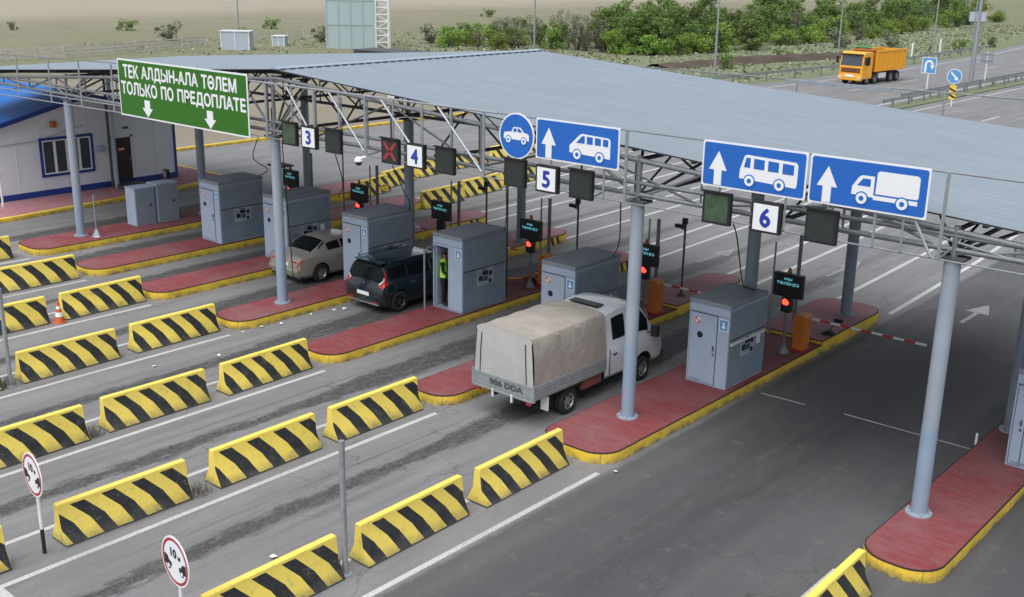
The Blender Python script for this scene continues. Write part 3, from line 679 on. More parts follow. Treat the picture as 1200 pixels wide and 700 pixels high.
# round sign
t = thing('lane_sign', 'round blue sign with a white car, left of the minibus sign', 'road sign', (-16.84, SY-.06, 6.66), group='blue lane signs over the toll lanes')
m = MB(); m.prism(circ(0, 0, .54, 36), 'y', -.012, .012); m.build('plate', 'sign_white', t)
m = MB(); m.prism(circ(0, 0, .505, 36), 'y', -.016, -.0125); m.build('face', 'sign_blue', t)
D = 1.08
pict(t, [[(.14, .42), (.86, .42), (.86, .54), (.80, .58), (.72, .585), (.62, .69), (.42, .69), (.36, .585), (.16, .56), (.14, .52)]], D, D, 'pictogram', 'sign_white')
pict(t, [[(.40, .59), (.51, .59), (.51, .665), (.44, .665)], [(.54, .59), (.67, .59), (.60, .665), (.54, .665)]], D, D, 'pictogram_windows', 'sign_blue', -.024)
pict(t, [ell(u, .41, .095, D, D) for u in (.28, .72)], D, D, 'wheel_ring', 'sign_blue', -.028); pict(t, [ell(u, .41, .075, D, D) for u in (.28, .72)], D, D, 'wheel', 'sign_white', -.032)
pict(t, [ell(u, .41, .03, D, D) for u in (.28, .72)], D, D, 'wheel_hub', 'sign_blue', -.036)
m = MB(); m.tube((0, .04, -1.1), (0, .04, .4), .022, 6); m.build('bracket', 'galv', t)
# green prepayment sign
gx0, gx1, gz0, gz1 = -34.5, -27.28, 5.44, 7.31
t = thing('prepay_sign', 'large green sign with two lines of white lettering and down arrows', 'road sign', ((gx0+gx1)/2, SY-.08, (gz0+gz1)/2))
W_, H_ = gx1-gx0, gz1-gz0
plate(t, W_, H_, 'sign_white', 'sign_green', .05, .03)
def words_on(body, cx, cz, w, h):
    tw = text_mesh(body.replace('Ө', 'О'), 1.)[2]; s = 0
    for wd in body.split(' '):
        e = body.index(wd, s)+len(wd); x1 = text_mesh(body[:e].replace('Ө', 'О'), 1.)[2]; ww = text_mesh(wd.replace('Ө', 'О'), 1.)[2]; s = e
        th_ = .48 if 'Д' not in wd else .54; dz = 0 if 'Д' not in wd else -.03
        m = MB(); text_on(m, wd, cx-w/2+(x1-ww/2)*w/tw, cz+dz, ww*w/tw, th_*h/.48, -.019, .017); m.build('lettering', 'sign_white', t)
words_on('ТЕК АЛДЫН-АЛА ТӨЛЕМ', -.10, .55, 6.35, .44)
words_on('ТОЛЬКО ПО ПРЕДОПЛАТЕ', .02, 0, 6.95, .44)
for u in (-1.92, 1.62):
    m = MB(); m.prism([(u-.16, -.32), (u-.16, -.58), (u-.31, -.58), (u, -.87), (u+.31, -.58), (u+.16, -.58), (u+.16, -.32)][::-1], 'y', -.022, -.018); m.build('arrow', 'sign_white', t)
for xx in (-3, -1, 1, 3):
    m = MB(); m.tube((xx, .05, -.95), (xx, .05, .95), .03, 6); m.build('bracket', 'galv', t)
# lane number boxes and matrix boards
def number_box(n, x, l):
    t = thing('lane_number', l, 'number sign', (x, SY-.05, 5.77), group='lane number boxes')
    m = MB(); m.box((-.32, -.06, -.315), (.32, .07, .315)); m.build('frame', 'black', t, bevel=.01)
    m = MB(); m.box((-.27, -.064, -.265), (.27, -.0605, .265)); m.build('face', 'sign_white', t)
    m = MB(); text_on(m, n, 0, 0, .245 if n != '4' else .27, .40, -.067, .02); m.build('digit', 'digit_blue', t)
for n, x, l in (('3', -24.52, 'white box with blue digit three, right of the green sign'), ('4', -20.24, 'white box with blue digit four, right of the red cross board'), ('5', -15.88, 'white box with blue digit five, under the minibus sign'), ('6', -10.24, 'white box with blue digit six, under the bus sign')): number_box(n, x, l)
def matrix_board(x, label, kind=''):
    t = thing('lane_signal_board', label, 'signal board', (x, SY-.05, 5.78), group='dark lane signal boards')
    m = MB(); m.box((-.325, -.04, -.335), (.325, .07, .335)); m.build('frame', 'black', t, bevel=.012)
    m = MB(); m.box((-.27, -.044, -.28), (.27, -.0405, .28)); m.build('screen', 'green_panel' if kind == 'green' else 'black_panel', t)
    m = MB(); m.prism([(-.33, .33), (.33, .33), (.33, .36), (-.33, .36)], 'y', -.10, -.04); m.build('visor', 'black', t)
    if kind == 'x':
        m = MB()
        for s in (-1, 1):
            m.add([(s*(-.22+.05), -.047, -.24), (s*-.24, -.047, -.24), (s*-.24, -.047, -.18), (s*(.22-.05), -.047, .24), (s*.24, -.047, .24), (s*.24, -.047, .18)], [(0, 1, 2, 3, 4, 5)])
        m.build('cross', 'led_redx', t)
for x, l, k in ((-25.42, 'greenish dark signal board just left of lane number three', 'green'), (-23.5, 'dark signal board just right of lane number three', ''), (-21.2, 'signal board showing a red cross left of lane number four', 'x'),
                (-19.2, 'dark signal board just right of lane number four', ''), (-16.88, 'dark signal board below the round car sign', ''), (-14.9, 'dark signal board below the minibus sign', ''),
                (-11.38, 'greenish dark signal board below the bus sign', 'green'), (-9.07, 'dark signal board below the lorry sign', '')): matrix_board(x, l, k)
# dome camera under the frame
t = thing('dome_camera', 'white dome camera hanging between lane signs 3 and 4', 'camera', (-22.24, SY-.03, 5.45))
m = MB(); m.tube((0, .03, 0.02), (0, .03, .25), .03, 8); m.tube((0, .03, .05), (-.1, -.12, 0), .035, 8); m.build('arm', 'sign_white', t, smooth=40)
m = MB(); m.lathe([(.03, .06), (.10, .02), (.12, -.06), (.10, -.08)], (-.1, -.14, 0), n=14); m.build('housing', 'sign_white', t, smooth=40)
m = MB(); m.lathe([(.10, -.08), (.095, -.12), (.06, -.17), (.01, -.185)], (-.1, -.14, 0), n=14); m.build('dome', 'black', t, smooth=60)
# ------------------------------------------------------------------ toll booths
def sticker(t, x, y, z, kind):
    if kind == 'round':
        m = MB(); m.prism(circ(x, z, .115, 18), 'y', y-.004, y); m.build('sticker', 'sign_white', t)
        m = MB(); ring = circ(x, z, .105, 18); inner = circ(x, z, .08, 18)
        vs = [(a, y-.006, b) for a, b in ring+inner]; m.add(vs, [(i, (i+1) % 18, 18+(i+1) % 18, 18+i) for i in range(18)])
        m.prism([(x-.075, z+.05), (x-.05, z+.075), (x+.075, z-.05), (x+.05, z-.075)], 'y', y-.006, y-.0045); m.build('sticker_mark', 'sign_red', t)
    else:
        m = MB(); m.box((x-.13, y-.004, z-.15), (x+.13, y, z+.15)); m.build('sticker', 'sign_white', t)
        m = MB(); m.box((x-.11, y-.007, z-.13), (x+.11, y-.0045, z+.13)); m.build('sticker_face', 'sign_blue2', t)
        m = MB(); m.prism([(x-.05, z-.08), (x+.05, z-.08), (x+.05, z-.02), (x+.02, z+.02), (x+.02, z+.08), (x-.03, z+.08), (x-.03, z+.0), (x-.05, z-.02)], 'y', y-.010, y-.0075); m.build('sticker_mark', 'sign_white', t)
mat('sign_blue2', (.10, .30, .58), .4, 0, .05)
mat('booth_roof', (.24, .27, .31), .6, 0, .10, 1.5, .4, (.14, .15, .16))
def booth(label, x0, x1, y0, y1, h, variant=0, opened=False, z0=IH):
    xc, yc = (x0+x1)/2, (y0+y1)/2; w, d = x1-x0, y1-y0; a, b, e, f = -w/2, w/2, -d/2, d/2; H = h
    t = thing('toll_booth', label, 'toll booth', (xc, yc, z0), group='grey toll booths')
    p = .05
    if opened:
        dw = .60                                    # door opening along the left of the front face
        m = MB(); m.box((a, e, 0), (b, f, .06)); m.build('floor', 'grey_dark_shade', t)
        m = MB(); m.box((a+dw+p, e, .06), (b, e+p, H)); m.box((a, e, .06), (a+p, e+p, H)); m.box((a+p, e, 1.98), (a+dw+p, e+p, H)); m.build('front_panel', 'grey_paint', t)
        m = MB(); m.box((b-p, e+p, .06), (b, f, H)); m.build('side_panel', 'grey_dark_shade', t)  # darker grey than the other walls: side shade put into the colour
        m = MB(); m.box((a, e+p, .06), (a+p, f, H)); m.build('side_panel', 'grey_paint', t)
        m = MB(); m.box((a+p, f-p, .06), (b-p, f, H)); m.build('back_panel', 'grey_paint', t)
        m = MB(); m.box((a+p+.005, e+.08, .07), (a+p+.045, e+.72, 1.97)); dr = m.build('door', 'grey_paint', t)
        m = MB(); m.tube((.0, 0, 0), (0, 0, 1.9), .03, 8); o = m.build('door_edge_tube', 'galv', dr); o.location = (a+.05, e-.42, 0); m = MB(); m.path([(a+.05, e-.42, 1.88), (a+.05, e-.2, 1.95), (a+.05, e, 1.9)], .025, 6); m.build('rail_bend', 'galv', dr)
        m = MB(); m.box((a+p, f-.9, .75), (b-p, f-p, .80)); m.build('counter', 'steel_dark', t)
    else:
        m = MB(); m.box((a, e, 0), (b, f, H)); m.build('body', 'grey_paint', t, bevel=.015)
        dx0, dx1 = a+.06, b-.34
        m = MB(); m.box((dx0-.014, e-.006, .045), (dx1+.014, e-.0008, H-.22)); m.build('door_gap', 'black', t)
        m = MB(); m.box((dx0, e-.022, .06), (dx1, e-.0065, H-.235)); dr = m.build('door', 'grey_paint', t, bevel=.006)
        m = MB(); m.box((dx1-.08, e-.06, .98), (dx1-.05, e-.022, 1.10)); m.build('handle', 'steel_dark', dr)
        m = MB(); m.prism(circ(dx0+.30, H-.80, .085, 18), 'y', e-.030, e-.0225); m.build('porthole', 'black', dr)
        m = MB(); m.box((dx1-.09, e-.028, .84), (dx1-.04, e-.0225, .90)); m.build('lock', 'steel_dark', dr)
        m = MB(); m.box((a+.12, e-.03, .10), (a+.45, e-.0225, .13)); m.build('kick_strip', 'grey_dark_shade', dr)
    # roof slab
    m = MB(); m.box((a-.008, e-.012, H+.001), (b+.008, f+.012, H+.12)); m.build('roof', 'booth_roof', t, bevel=.02)
    m = MB(); m.box((a-.01, e-.012, H-.21), (b+.012, e-.001, H-.195)); m.build('trim_strip', 'grey_dark_shade', t)
    # service side (+X); its panels carry painted shade in the darker grey
    X = b+.003
    m = MB(); m.box((X-.002, e+.04, 1.28), (X+.010, f-.04, 1.31)); m.build('seam', 'steel_dark', t)
    m = MB(); m.box((X-.002, e+.05, 1.32), (X+.006, f-.05, H-.05)); m.build('upper_panel', 'grey_dark_shade', t)
    m = MB(); m.box((X-.002, e+.05, .05), (X+.006, f-.05, 1.27)); m.build('lower_panel', 'grey_dark_shade', t)
    for i in range(3):
        m = MB(); m.box((X+.006, e+.12, .82+i*.17), (X+.018, e+.36, .87+i*.17)); m.build('vent', 'galv', t)
    m = MB(); m.box((X+.0062, e+.64*d/2, .74), (X+.014, e+1.40*d/2, 1.26)); m.build('pay_panel', 'grey_paint', t, bevel=.003)
    m = MB(); m.box((X+.0145, e+.66*d/2, 1.10), (X+.03, e+.80*d/2, 1.22)); m.build('button_plate', 'galv', t)
    parts = [('screen', .88, 1.12, 1.06, 1.18, 'black'), ('card_reader', .72, .88, .90, 1.05, 'black'), ('keypad', .93, 1.12, .88, 1.02, 'steel_dark'), ('coin_slot', 1.18, 1.30, 1.02, 1.16, 'black'), ('notice', 1.48, 1.66, .92, 1.18, 'sign_white'), ('speaker_grille', 1.18, 1.28, .78, .90, 'black'), ('receipt_slot', .86, 1.06, 1.205, 1.235, 'black')]
    for nm, ya, yb, za, zb, mt in parts:
        if variant == 1 and nm == 'notice': continue
        za, zb = min(za, zb), max(za, zb)
        m = MB(); m.box((X+.0145, e+ya*d/2, za), (X+.035, e+yb*d/2, zb)); m.build(nm, mt, t, bevel=.004)
    if variant == 2:
        m = MB(); m.box((X+.006, e+.1, 1.17), (X+.05, f-.1, 1.22)); m.build('hand_rail', 'white_paint', t)
    m = MB(); m.prism([(f-.62, .22), (f-.12, .50), (f-.08, .50), (f-.14, .40), (f-.40, .22)], 'x', X+.0065, X+.0095); m.build('stripe_decal', 'sign_blue2', t)
    if not opened: sticker(t, a+.27, e-.024, H-.42, 'round')
    sticker(t, b-.16, e-.001, H-.42, 'square')
    return t
booth('grey booth on the second island, with red and white round sticker and open service shelf', -35.80, -34.55, 23.05, 25.05, 2.22, 1)
booth('grey booth partly hidden by the column, beside the beige sedan', -31.92, -30.6, 23.1, 25.1, 2.22)
booth('grey booth right behind the black car, under the lane 4 sign', -27.6, -26.35, 23.1, 25.1, 2.22)
booth('grey booth with its door open and an attendant inside', -23.34, -22.1, 23.1, 25.1, 2.26, 1, True)
booth('grey booth behind the cab of the covered pickup truck', -19.0, -17.8, 23.1, 25.2, 2.20)
booth('nearest grey booth with dark round window and white rail, on the widest island', -14.12, -12.95, 23.15, 25.05, 2.12, 2)
booth('narrow grey booth cut off by the right edge', -6.24, -5.62, 23.6, 25.5, 2.1)
for (x0, x1, y0, y1, h, l) in ((-40.0, -39.32, 22.36, 23.25, 1.5, 'left one of the two low grey cabinets on the leftmost island'), (-40.0, -39.32, 23.34, 24.3, 1.55, 'right one of the two low grey cabinets on the leftmost island')):
    t = thing('equipment_cabinet', l, 'cabinet', ((x0+x1)/2, (y0+y1)/2, IH), group='low grey cabinets'); w, d = (x1-x0)/2, (y1-y0)/2
    m = MB(); m.box((-w, -d, 0), (w, d, h)); m.build('body', 'grey_paint', t, bevel=.012)
    m = MB(); m.box((w, -d+.04, .06), (w+.018, d-.04, h-.06)); dr = m.build('door', 'grey_dark_shade', t, bevel=.006)
    m = MB(); m.box((w+.018, d-.25, h*.5), (w+.05, d-.2, h*.5+.1)); m.build('handle', 'black', dr)
    m = MB(); m.box((-w-.02, -d-.02, h), (w+.04, d+.02, h+.03)); m.build('lid', 'grey_paint', t)
t = thing('card_terminal', 'small dark terminal on a post behind the two low cabinets', 'terminal', (-40.15, 24.35, IH))
m = MB(); m.tube((0, 0, 0), (0, 0, 1.55), .03, 8); m.build('post', 'steel', t)
m = MB(); m.box((-.14, -.08, 1.55), (.14, .08, 1.95)); m.build('housing', 'black', t, bevel=.015)
m = MB(); m.box((-.1, -.085, 1.65), (.1, -.081, 1.9)); m.build('screen', 'glass_blue', t)
t = thing('floodlight_table', 'flat dark plate on a stalk above the booth of the second island', 'device', (-34.65, 26.0, IH))
m = MB(); m.tube((0, 0, 0), (0, 0, 2.6), .03, 8); m.build('post', 'steel', t)
m = MB(); m.box((-.45, -.3, 2.6), (.45, .3, 2.66)); m.build('plate', 'steel_dark', t)
# ------------------------------------------------------------------ pay signals, gates, poles behind each booth
def pay_signal(x, y, label, lit=True, turn=0):
    t = thing('pay_signal', label, 'traffic signal', (x, y, IH), R(turn), 'display boards with signal lights')
    m = MB(); m.lathe([(.17, 0), (.17, .02), (.05, .26), (.04, .27), (.04, 1.2)], n=12); m.build('post', 'steel', t, smooth=40)
    m = MB(); m.box((-.14, -.1, 1.19), (.14, .1, 1.60)); hd = m.build('signal_head', 'black', t, bevel=.02)
    for z, on in ((1.49, True), (1.30, False)):
        m = MB(); m.lathe([(.10, -.10), (.10, -.112), (.05, -.125), (.005, -.128)], (0, 0, z), 'y', 16); m.build('lamp', 'led_red' if on and lit else 'black_panel', hd)
        m = MB(); pts = arcpts(0, z, .118, 20, 160, 8); inner = arcpts(0, z, .105, 160, 20, 8); m.prism(pts+inner, 'y', -.15, -.1); m.build('hood', 'black', hd)
    m = MB(); m.box((-.43, -.07, 1.62), (.43, .09, 2.28)); bd = m.build('board', 'black', t, bevel=.012)
    m = MB(); text_on(m, 'АҚЫ', 0, 2.13, .24, .085, -.0725, .0); m.build('lettering', 'led_cyan', bd)
    m = MB(); text_on(m, 'ТӨЛЕҢІЗ', 0, 2.00, .66, .095, -.0725, .0); m.build('lettering', 'led_cyan', bd)
    m = MB(); m.lathe([(.06, 2.28), (.06, 2.34), (.045, 2.42), (.01, 2.45)], n=12); m.build('beacon', 'beacon_orange', t, smooth=40)
mat('beacon_orange', (.35, .12, .03), .3)
SIGN = {2: 'display board with signal head seen edge-on behind the left booths', 3: 'display board with red light just left of the lane four number box', 4: 'display board with dark signal, left of the attendant booth roof',
        5: 'display board with red light between the attendant booth and the pickup', 6: 'display board half hidden behind the column by the pickup', 7: 'nearest display board with red light, right of the lane 6 booth'}
SX = {2: -35.12, 3: -31.0, 4: -26.68, 5: -22.55, 6: -18.0, 7: -13.28}
for k, x in SX.items(): pay_signal(x, 26.82, SIGN[k], k != 4, 0)
GL = {3: 'behind the lane 3 booths', 4: 'behind the black car', 5: 'between the attendant booth and the next booth', 6: 'just right of the pickup cab', 7: 'right of the nearest booth'}
def boom_gate(x, y, L, label, up=0.):
    t = thing('boom_gate', label, 'barrier gate', (x, y, IH), group='orange boom gates')
    m = MB(); m.box((-.17, -.19, .03), (.17, .19, .98)); m.build('cabinet', 'orange', t, bevel=.02)
    m = MB(); m.box((-.2, -.22, 0), (.2, .22, .03)); m.build('base', 'red_paint', t)
    m = MB(); m.prism([(-.18, .98), (.18, .98), (.12, 1.05), (-.12, 1.05)], 'y', -.2, .2); m.build('lid', 'orange', t)
    m = MB(); m.lathe([(.06, .19), (.06, .30), (.05, .31)], (0, 0, .86), 'y', 12); m.build('pivot', 'steel_dark', t)
    n = max(4, int(L/.28)); s = L/n
    for i in range(n):
        m = MB(); m.box((.1+i*s, .24, .85), (.1+(i+1)*s-.002, .275, .905)); m.build('boom_segment', 'red_paint' if i % 2 else 'sign_white', t)
for k, x, L in ((5, -22.35, 2.4), (6, -17.98, 2.5), (7, -13.05, 3.3), (4, -26.45, 2.5), (3, -30.8, 2.4)): boom_gate(x, 27.4, L, 'orange gate cabinet with red and white boom '+GL[k])
def pole(name, label, x, y, z0, h, r, mt, cat='pole', group='thin poles on the islands'):
    t = thing(name, label, cat, (x, y, z0), group=group)
    m = MB(); m.tube((0, 0, 0), (0, 0, h), r, 8); m.build('shaft', mt, t, smooth=50)
    m = MB(); m.lathe([(r*2.4, 0), (r*2.4, .02), (r, .03)], n=10); m.build('foot', mt, t)
    return t
PL = {2: 'of the second island', 3: 'of the third island', 4: 'left of the attendant booth', 5: 'left of the booth behind the pickup', 6: 'above the orange gate near the pickup', 7: 'by the nearest display board'}
for k in (2, 3, 4, 5, 6, 7):
    x0, x1 = ISL[k]
    pole('thin_pole', 'thinner of the two tall grey poles '+PL[k], x0+.38, 28.1 if k == 7 else 28.0, IH, 2.75, .03, 'galv')
    pole('flat_pole', 'wider of the two tall grey poles '+PL[k], x0+(.62 if k < 7 else .42), 28.15 if k < 7 else 29.6, IH, 2.75, .06, 'steel')
def cam_post(x, y, label, tall=2.35):
    t = thing('camera_post', label, 'camera post', (x, y, IH2), group='camera posts behind the gates')
    m = MB(); m.lathe([(.16, 0), (.16, .02), (.05, .10), (.035, .12), (.035, tall)], n=10); m.build('post', 'steel_dark', t, smooth=40)
    m = MB(); m.box((-.30, -.16, tall-.12), (.02, -.04, tall)); m.box((-.1, -.06, tall), (.06, .06, tall+.2)); m.build('camera', 'black', t, bevel=.015)
    m = MB(); m.tube((0, 0, tall-.2), (-.25, -.1, tall-.06), .02, 6); m.build('arm', 'steel_dark', t)
cam_post(-18.2, 29.25, 'dark post with camera right of the orange gate near the pickup'); cam_post(-22.5, 29.25, 'dark post with camera behind the booth next to the pickup'); cam_post(-26.75, 29.25, 'dark post with camera behind the attendant booth')
t = thing('floor_lamp', 'low black floor lamp on the raised pink island end, right', 'lamp', (-12.95, 28.95, IH2))
m = MB(); m.lathe([(.2, 0), (.2, .04), (.12, .1), (.05, .12)], n=12); m.build('base', 'black', t)
m = MB(); m.tube((0, 0, .1), (.1, .35, .32), .02, 6); m.build('arm', 'steel_dark', t)
m = MB(); m.box((-.02, .3, .28), (.22, .46, .4)); m.build('head', 'black', t, bevel=.02)
t = thing('traffic_bollard_lamp', 'thin white marker stub beside the lower right island', 'marker', (-7.15, 24.5, 0))
m = MB(); m.tube((0, 0, 0), (0, 0, .42), .03, 8); m.build('stub', 'sign_white', t); m = MB(); m.box((-.06, -.06, 0), (.06, .06, .02)); m.build('foot', 'steel', t)
# fallen boom and hose heap on island 5
t = thing('folded_boom', 'orange folded boom parts lying on the attendant island', 'boom part', (-22.95, 27.1, IH))
m = MB(); m.path([(-.7, -.25, .05), (-.2, 0, .12), (.1, .1, .28), (.35, .2, .12)], .05, 6); m.build('bent_arm', 'orange', t); m = MB(); m.box((-.05, -.1, 0), (.3, .25, .22)); m.build('block', 'rust_board', t, bevel=.02)
# hanging cables from the sign frame
CAB = [('black cable looping from the frame to the booth on the second island', [(-27.0, 19.5, 5.5), (-29.4, 21.0, 4.4), (-33.3, 24.4, 3.1), (-34.6, 24.9, 2.6)], .02),
       ('dark straight cable from the signal board to the island by the beige sedan', [(-26.0, 19.6, 5.5), (-27.2, 20.6, 3.0), (-28.9, 22.0, .3)], .0),
       ('dark cable from the board right of lane 3 down to a booth roof', [(-23.5, 19.5, 5.4), (-26.2, 22.0, 3.9), (-29.9, 24.9, 2.5)], .02),
       ('dark cable from the red cross board down to the lane 4 booth', [(-21.2, 19.5, 5.4), (-22.6, 21.2, 4.3), (-25.3, 24.0, 3.1), (-26.3, 24.9, 2.5)], .02),
       ('dark cable beside the round sign dropping to the attendant booth', [(-17.2, 19.5, 5.4), (-19.2, 21.8, 4.0), (-22.0, 24.9, 2.6)], .02),
       ('dark cable from the minibus sign down to the booth behind the pickup', [(-13.9, 19.6, 5.5), (-14.6, 20.6, 4.3), (-16.9, 23.6, 3.0), (-17.9, 25.0, 2.5)], .02),
       ('dark cable from lane number six dropping to the nearest booth roof', [(-11.0, 19.5, 5.5), (-11.5, 20.6, 4.9), (-12.6, 23.0, 3.2), (-13.3, 24.6, 2.6), (-13.2, 24.8, 2.52)], .02)]
for l, pts, s in CAB:
    P_ = [Vector(p) for p in pts]; out = []
    for i in range(len(P_)-1):
        a, b = P_[i], P_[i+1]; p0 = P_[i-1] if i else a; p3 = P_[i+2] if i+2 < len(P_) else b
        for k in range(6):
            u = k/6; out.append(.5*((2*a)+(-p0+b)*u+(2*p0-5*a+4*b-p3)*u*u+(-p0+3*a-3*b+p3)*u**3))
    out.append(P_[-1])
    m = MB(); m.path(out, .015, 6); tag(m.build('hanging_cable', 'rubber', smooth=60), l, 'cable', 'hanging cables')
for x, y, l in ((-22.55, 25.65, 'thin dark rod standing right of the attendant booth'), (-17.75, 25.7, 'thin dark rod left of the tall column by the pickup'), (-30.45, 25.6, 'thin dark rod right of the booth by the beige sedan'), (-34.4, 25.5, 'thin dark rod right of the booth on the second island')):
    pole('thin_rod', l, x, y, IH, 4.9, .025, 'steel_dark', 'rod', 'thin dark rods')
# ------------------------------------------------------------------ foreground posts and signs
def distance_sign(x, y, label, black_foot):
    t = thing('distance_sign', label, 'road sign', (x, y, 0), R(-4))
    zc = 1.60; r = .42
    m = MB(); m.tube((0, 0, .5 if black_foot else 0), (0, 0, 1.9), .035, 10); m.build('post', 'white_paint', t, smooth=50)
    m = MB(); m.tube((0, 0, 0), (0, 0, .5), .036, 10); m.build('post_foot', 'black', t, smooth=50)
    m = MB(); m.prism(circ(0, zc, r, 36), 'y', -.056, -.04); m.build('plate', 'sign_white', t)
    m = MB(); o_, i_ = circ(0, zc, r*.93, 36), circ(0, zc, r*.82, 36); m.add([(a, -.059, b) for a, b in o_+i_], [(i, (i+1) % 36, 36+(i+1) % 36, 36+i) for i in range(36)]); m.build('red_ring', 'sign_red', t)
    m = MB(); text_on(m, '10', -.03, zc+.14, .19, .16, -.060, .01); m.build('lettering', 'black', t); m = MB(); text_on(m, 'м', .14, zc+.10, .08, .08, -.060, .008); m.build('lettering', 'black', t)
    for s in (-1, 1):
        m = MB(); q = lambda u: s*u
        m.add([(q(.33), -.060, zc-.02), (q(.33), -.060, zc-.13), (q(.12), -.060, zc-.13), (q(.11), -.060, zc-.06), (q(.19), -.060, zc-.03), (q(.22), -.060, zc+.03), (q(.33), -.060, zc+.05)], [(0, 1, 2, 3, 4, 5, 6)])
        m.prism(circ(q(.20), zc-.135, .055, 16), 'y', -.063, -.0605); m.build('car_symbol', 'black', t)
        m = MB(); m.prism(circ(q(.20), zc-.135, .035, 16), 'y', -.066, -.0635); m.build('wheel_symbol', 'sign_white', t)
distance_sign(-18.2, 7.95, 'round red-ringed ten metre distance sign on white post with black foot, left', True)
distance_sign(-13.72, 8.02, 'round red-ringed ten metre distance sign cut by the lower edge', True)
pole('grey_post', 'plain grey steel post standing in a barrier gap, lower centre', -13.6, 11.22, 0, 2.6, .055, 'galv', 'post', 'plain posts')
pole('grey_post', 'plain grey steel post between barriers at the left edge', -26.75, 11.35, 0, 2.6, .055, 'galv', 'post', 'plain posts')
t = pole('tripod_post', 'thin post with flared foot beside the leftmost canopy column', -38.95, 20.45, IH, 1.6, .03, 'galv', 'post', 'plain posts')
m = MB(); m.lathe([(.2, 0), (.17, .03), (.04, .3)], n=6); m.build('flared_foot', 'galv', t)
t = thing('traffic_cone', 'faded orange traffic cone with white bands between two barriers', 'cone', (-30.78, 14.72, 0))
m = MB(); m.lathe([(.19, 0), (.19, .03), (.15, .035), (.115, .2)], n=16); m.build('base', 'cone_orange', t, smooth=40)
m = MB(); m.lathe([(.115, .2), (.09, .33)], n=16); m.build('band', 'sign_white', t, smooth=40); m = MB(); m.lathe([(.09, .33), (.07, .43)], n=16); m.build('body', 'cone_orange', t, smooth=40)
m = MB(); m.lathe([(.07, .43), (.055, .52)], n=16); m.build('band', 'sign_white', t, smooth=40); m = MB(); m.lathe([(.055, .52), (.03, .66), (.02, .665)], n=16); m.build('tip', 'cone_orange', t, smooth=40)
# dry weeds in the barrier gaps
for (x, y, l) in ((-22.35, 11.2, 'dry weed tuft in the barrier gap of the row ahead of the attendant island'), (-18.2, 11.22, 'dry weed tuft in a barrier gap right of the white sign post'), (-26.8, 11.3, 'dry weed tuft at the left edge post'), (-13.75, 11.1, 'dry weed tuft at the foot of the grey post')):
    m = MB(); big = .12 if x > -14 else .26
    for i in range(110):
        a, r = rnd.uniform(0, 6.28), abs(rnd.gauss(0, big*.7)); px, py = x+r*math.cos(a)*.7, y+r*math.sin(a); h = rnd.uniform(.08, .36); dx, dy = rnd.uniform(-.1, .1), rnd.uniform(-.1, .1); w = .010
        m.add([(px-w, py, 0), (px+w, py+w, 0), (px+dx, py+dy, h)], [(0, 1, 2)])
    tag(m.build('dry_weed', 'dry_weed'), l, 'weed', 'dry weeds between barriers')
# paper scraps on the asphalt
for i, (x, y) in enumerate(((-26.05, 17.9), (-25.9, 19.2), (-26.0, 20.4), (-25.85, 21.2), (-25.7, 21.5), (-26.1, 18.6), (-12.5, 17.9), (-25.4, 14.6), (-24.9, 16.3), (-15.0, 10.7))):
    m = MB(); s = rnd.uniform(.05, .11); pts = [(rnd.uniform(.6, 1)*s*math.cos(a+.3), rnd.uniform(.6, 1)*s*math.sin(a+.3), rnd.uniform(.008, .05)) for a in (0, 1.2, 2.4, 3.6, 5)]
    m.add(pts, [(0, 1, 2), (0, 2, 3), (0, 3, 4)]); tag(m.build('paper_scrap', 'paper', loc=(x, y, .004)), 'small white paper scrap lying on the asphalt', 'litter', 'white paper scraps on the road')
# ------------------------------------------------------------------ vehicles
class Loft:
    def __init__(s, st): s.st = [[Vector((x, y, z)) for x, z in p] for y, p in st]
    def pos(s, u, v):
        n, m_ = len(s.st), len(s.st[0]); i = min(int(u), n-2); j = min(int(v), m_-2); a, b = u-i, v-j
        return (s.st[i][j]*(1-a)+s.st[i+1][j]*a)*(1-b)+(s.st[i][j+1]*(1-a)+s.st[i+1][j+1]*a)*b
    def body(s):
        m_ = len(s.st[0]); vs = []; fs = []; k = 2*m_-2
        for p in s.st: vs += [tuple(q) for q in p]+[(-q.x, q.y, q.z) for q in p[-2:0:-1]]
        n = len(s.st)
        for i in range(n-1):
            for j in range(k): fs.append((i*k+j, i*k+(j+1) % k, (i+1)*k+(j+1) % k, (i+1)*k+j))
        fs += [tuple(range(k)), tuple(range(n*k-1, (n-1)*k-1, -1))]
        m = MB(); m.add(vs, fs); return m
    def patch(s, mb, u0, u1, v0, v1, side=1, nu=6, nv=5, off=.006, center=False):
        """quad sheet lying just proud of the skin; center=True spans v0..top centre on both sides"""
        vs = []; 
        def P(u, v, sd):
            p = s.pos(u, v); du = s.pos(min(u+.05, len(s.st)-1.001), v)-s.pos(max(u-.05, 0), v); dv = s.pos(u, min(v+.05, len(s.st[0])-1.001))-s.pos(u, max(v-.05, 0))
            n = dv.cross(du); n = n.normalized() if n.length > 1e-9 else Vector((0, 0, 1))
            c = Vector((0, p.y, .8)); 
            if n.dot(p-c) < 0: n = -n
            if center and abs(p.x) < .02: n.x = 0
            q = p+n*off; return (q.x*sd, q.y, q.z)
        if center:
            cols = [(v0+(len(s.st[0])-1-v0)*j/nv, 1) for j in range(nv+1)]; cols += [(v, -1) for v, _ in cols[-2::-1]]
        else: cols = [(v0+(v1-v0)*j/nv, side) for j in range(nv+1)]
        for i in range(nu+1):
            for v, sd in cols: vs.append(P(u0+(u1-u0)*i/nu, v, sd))
        w = len(cols); mb.add(vs, [(i*w+j, i*w+j+1, (i+1)*w+j+1, (i+1)*w+j) for i in range(nu) for j in range(w-1)])
        return mb
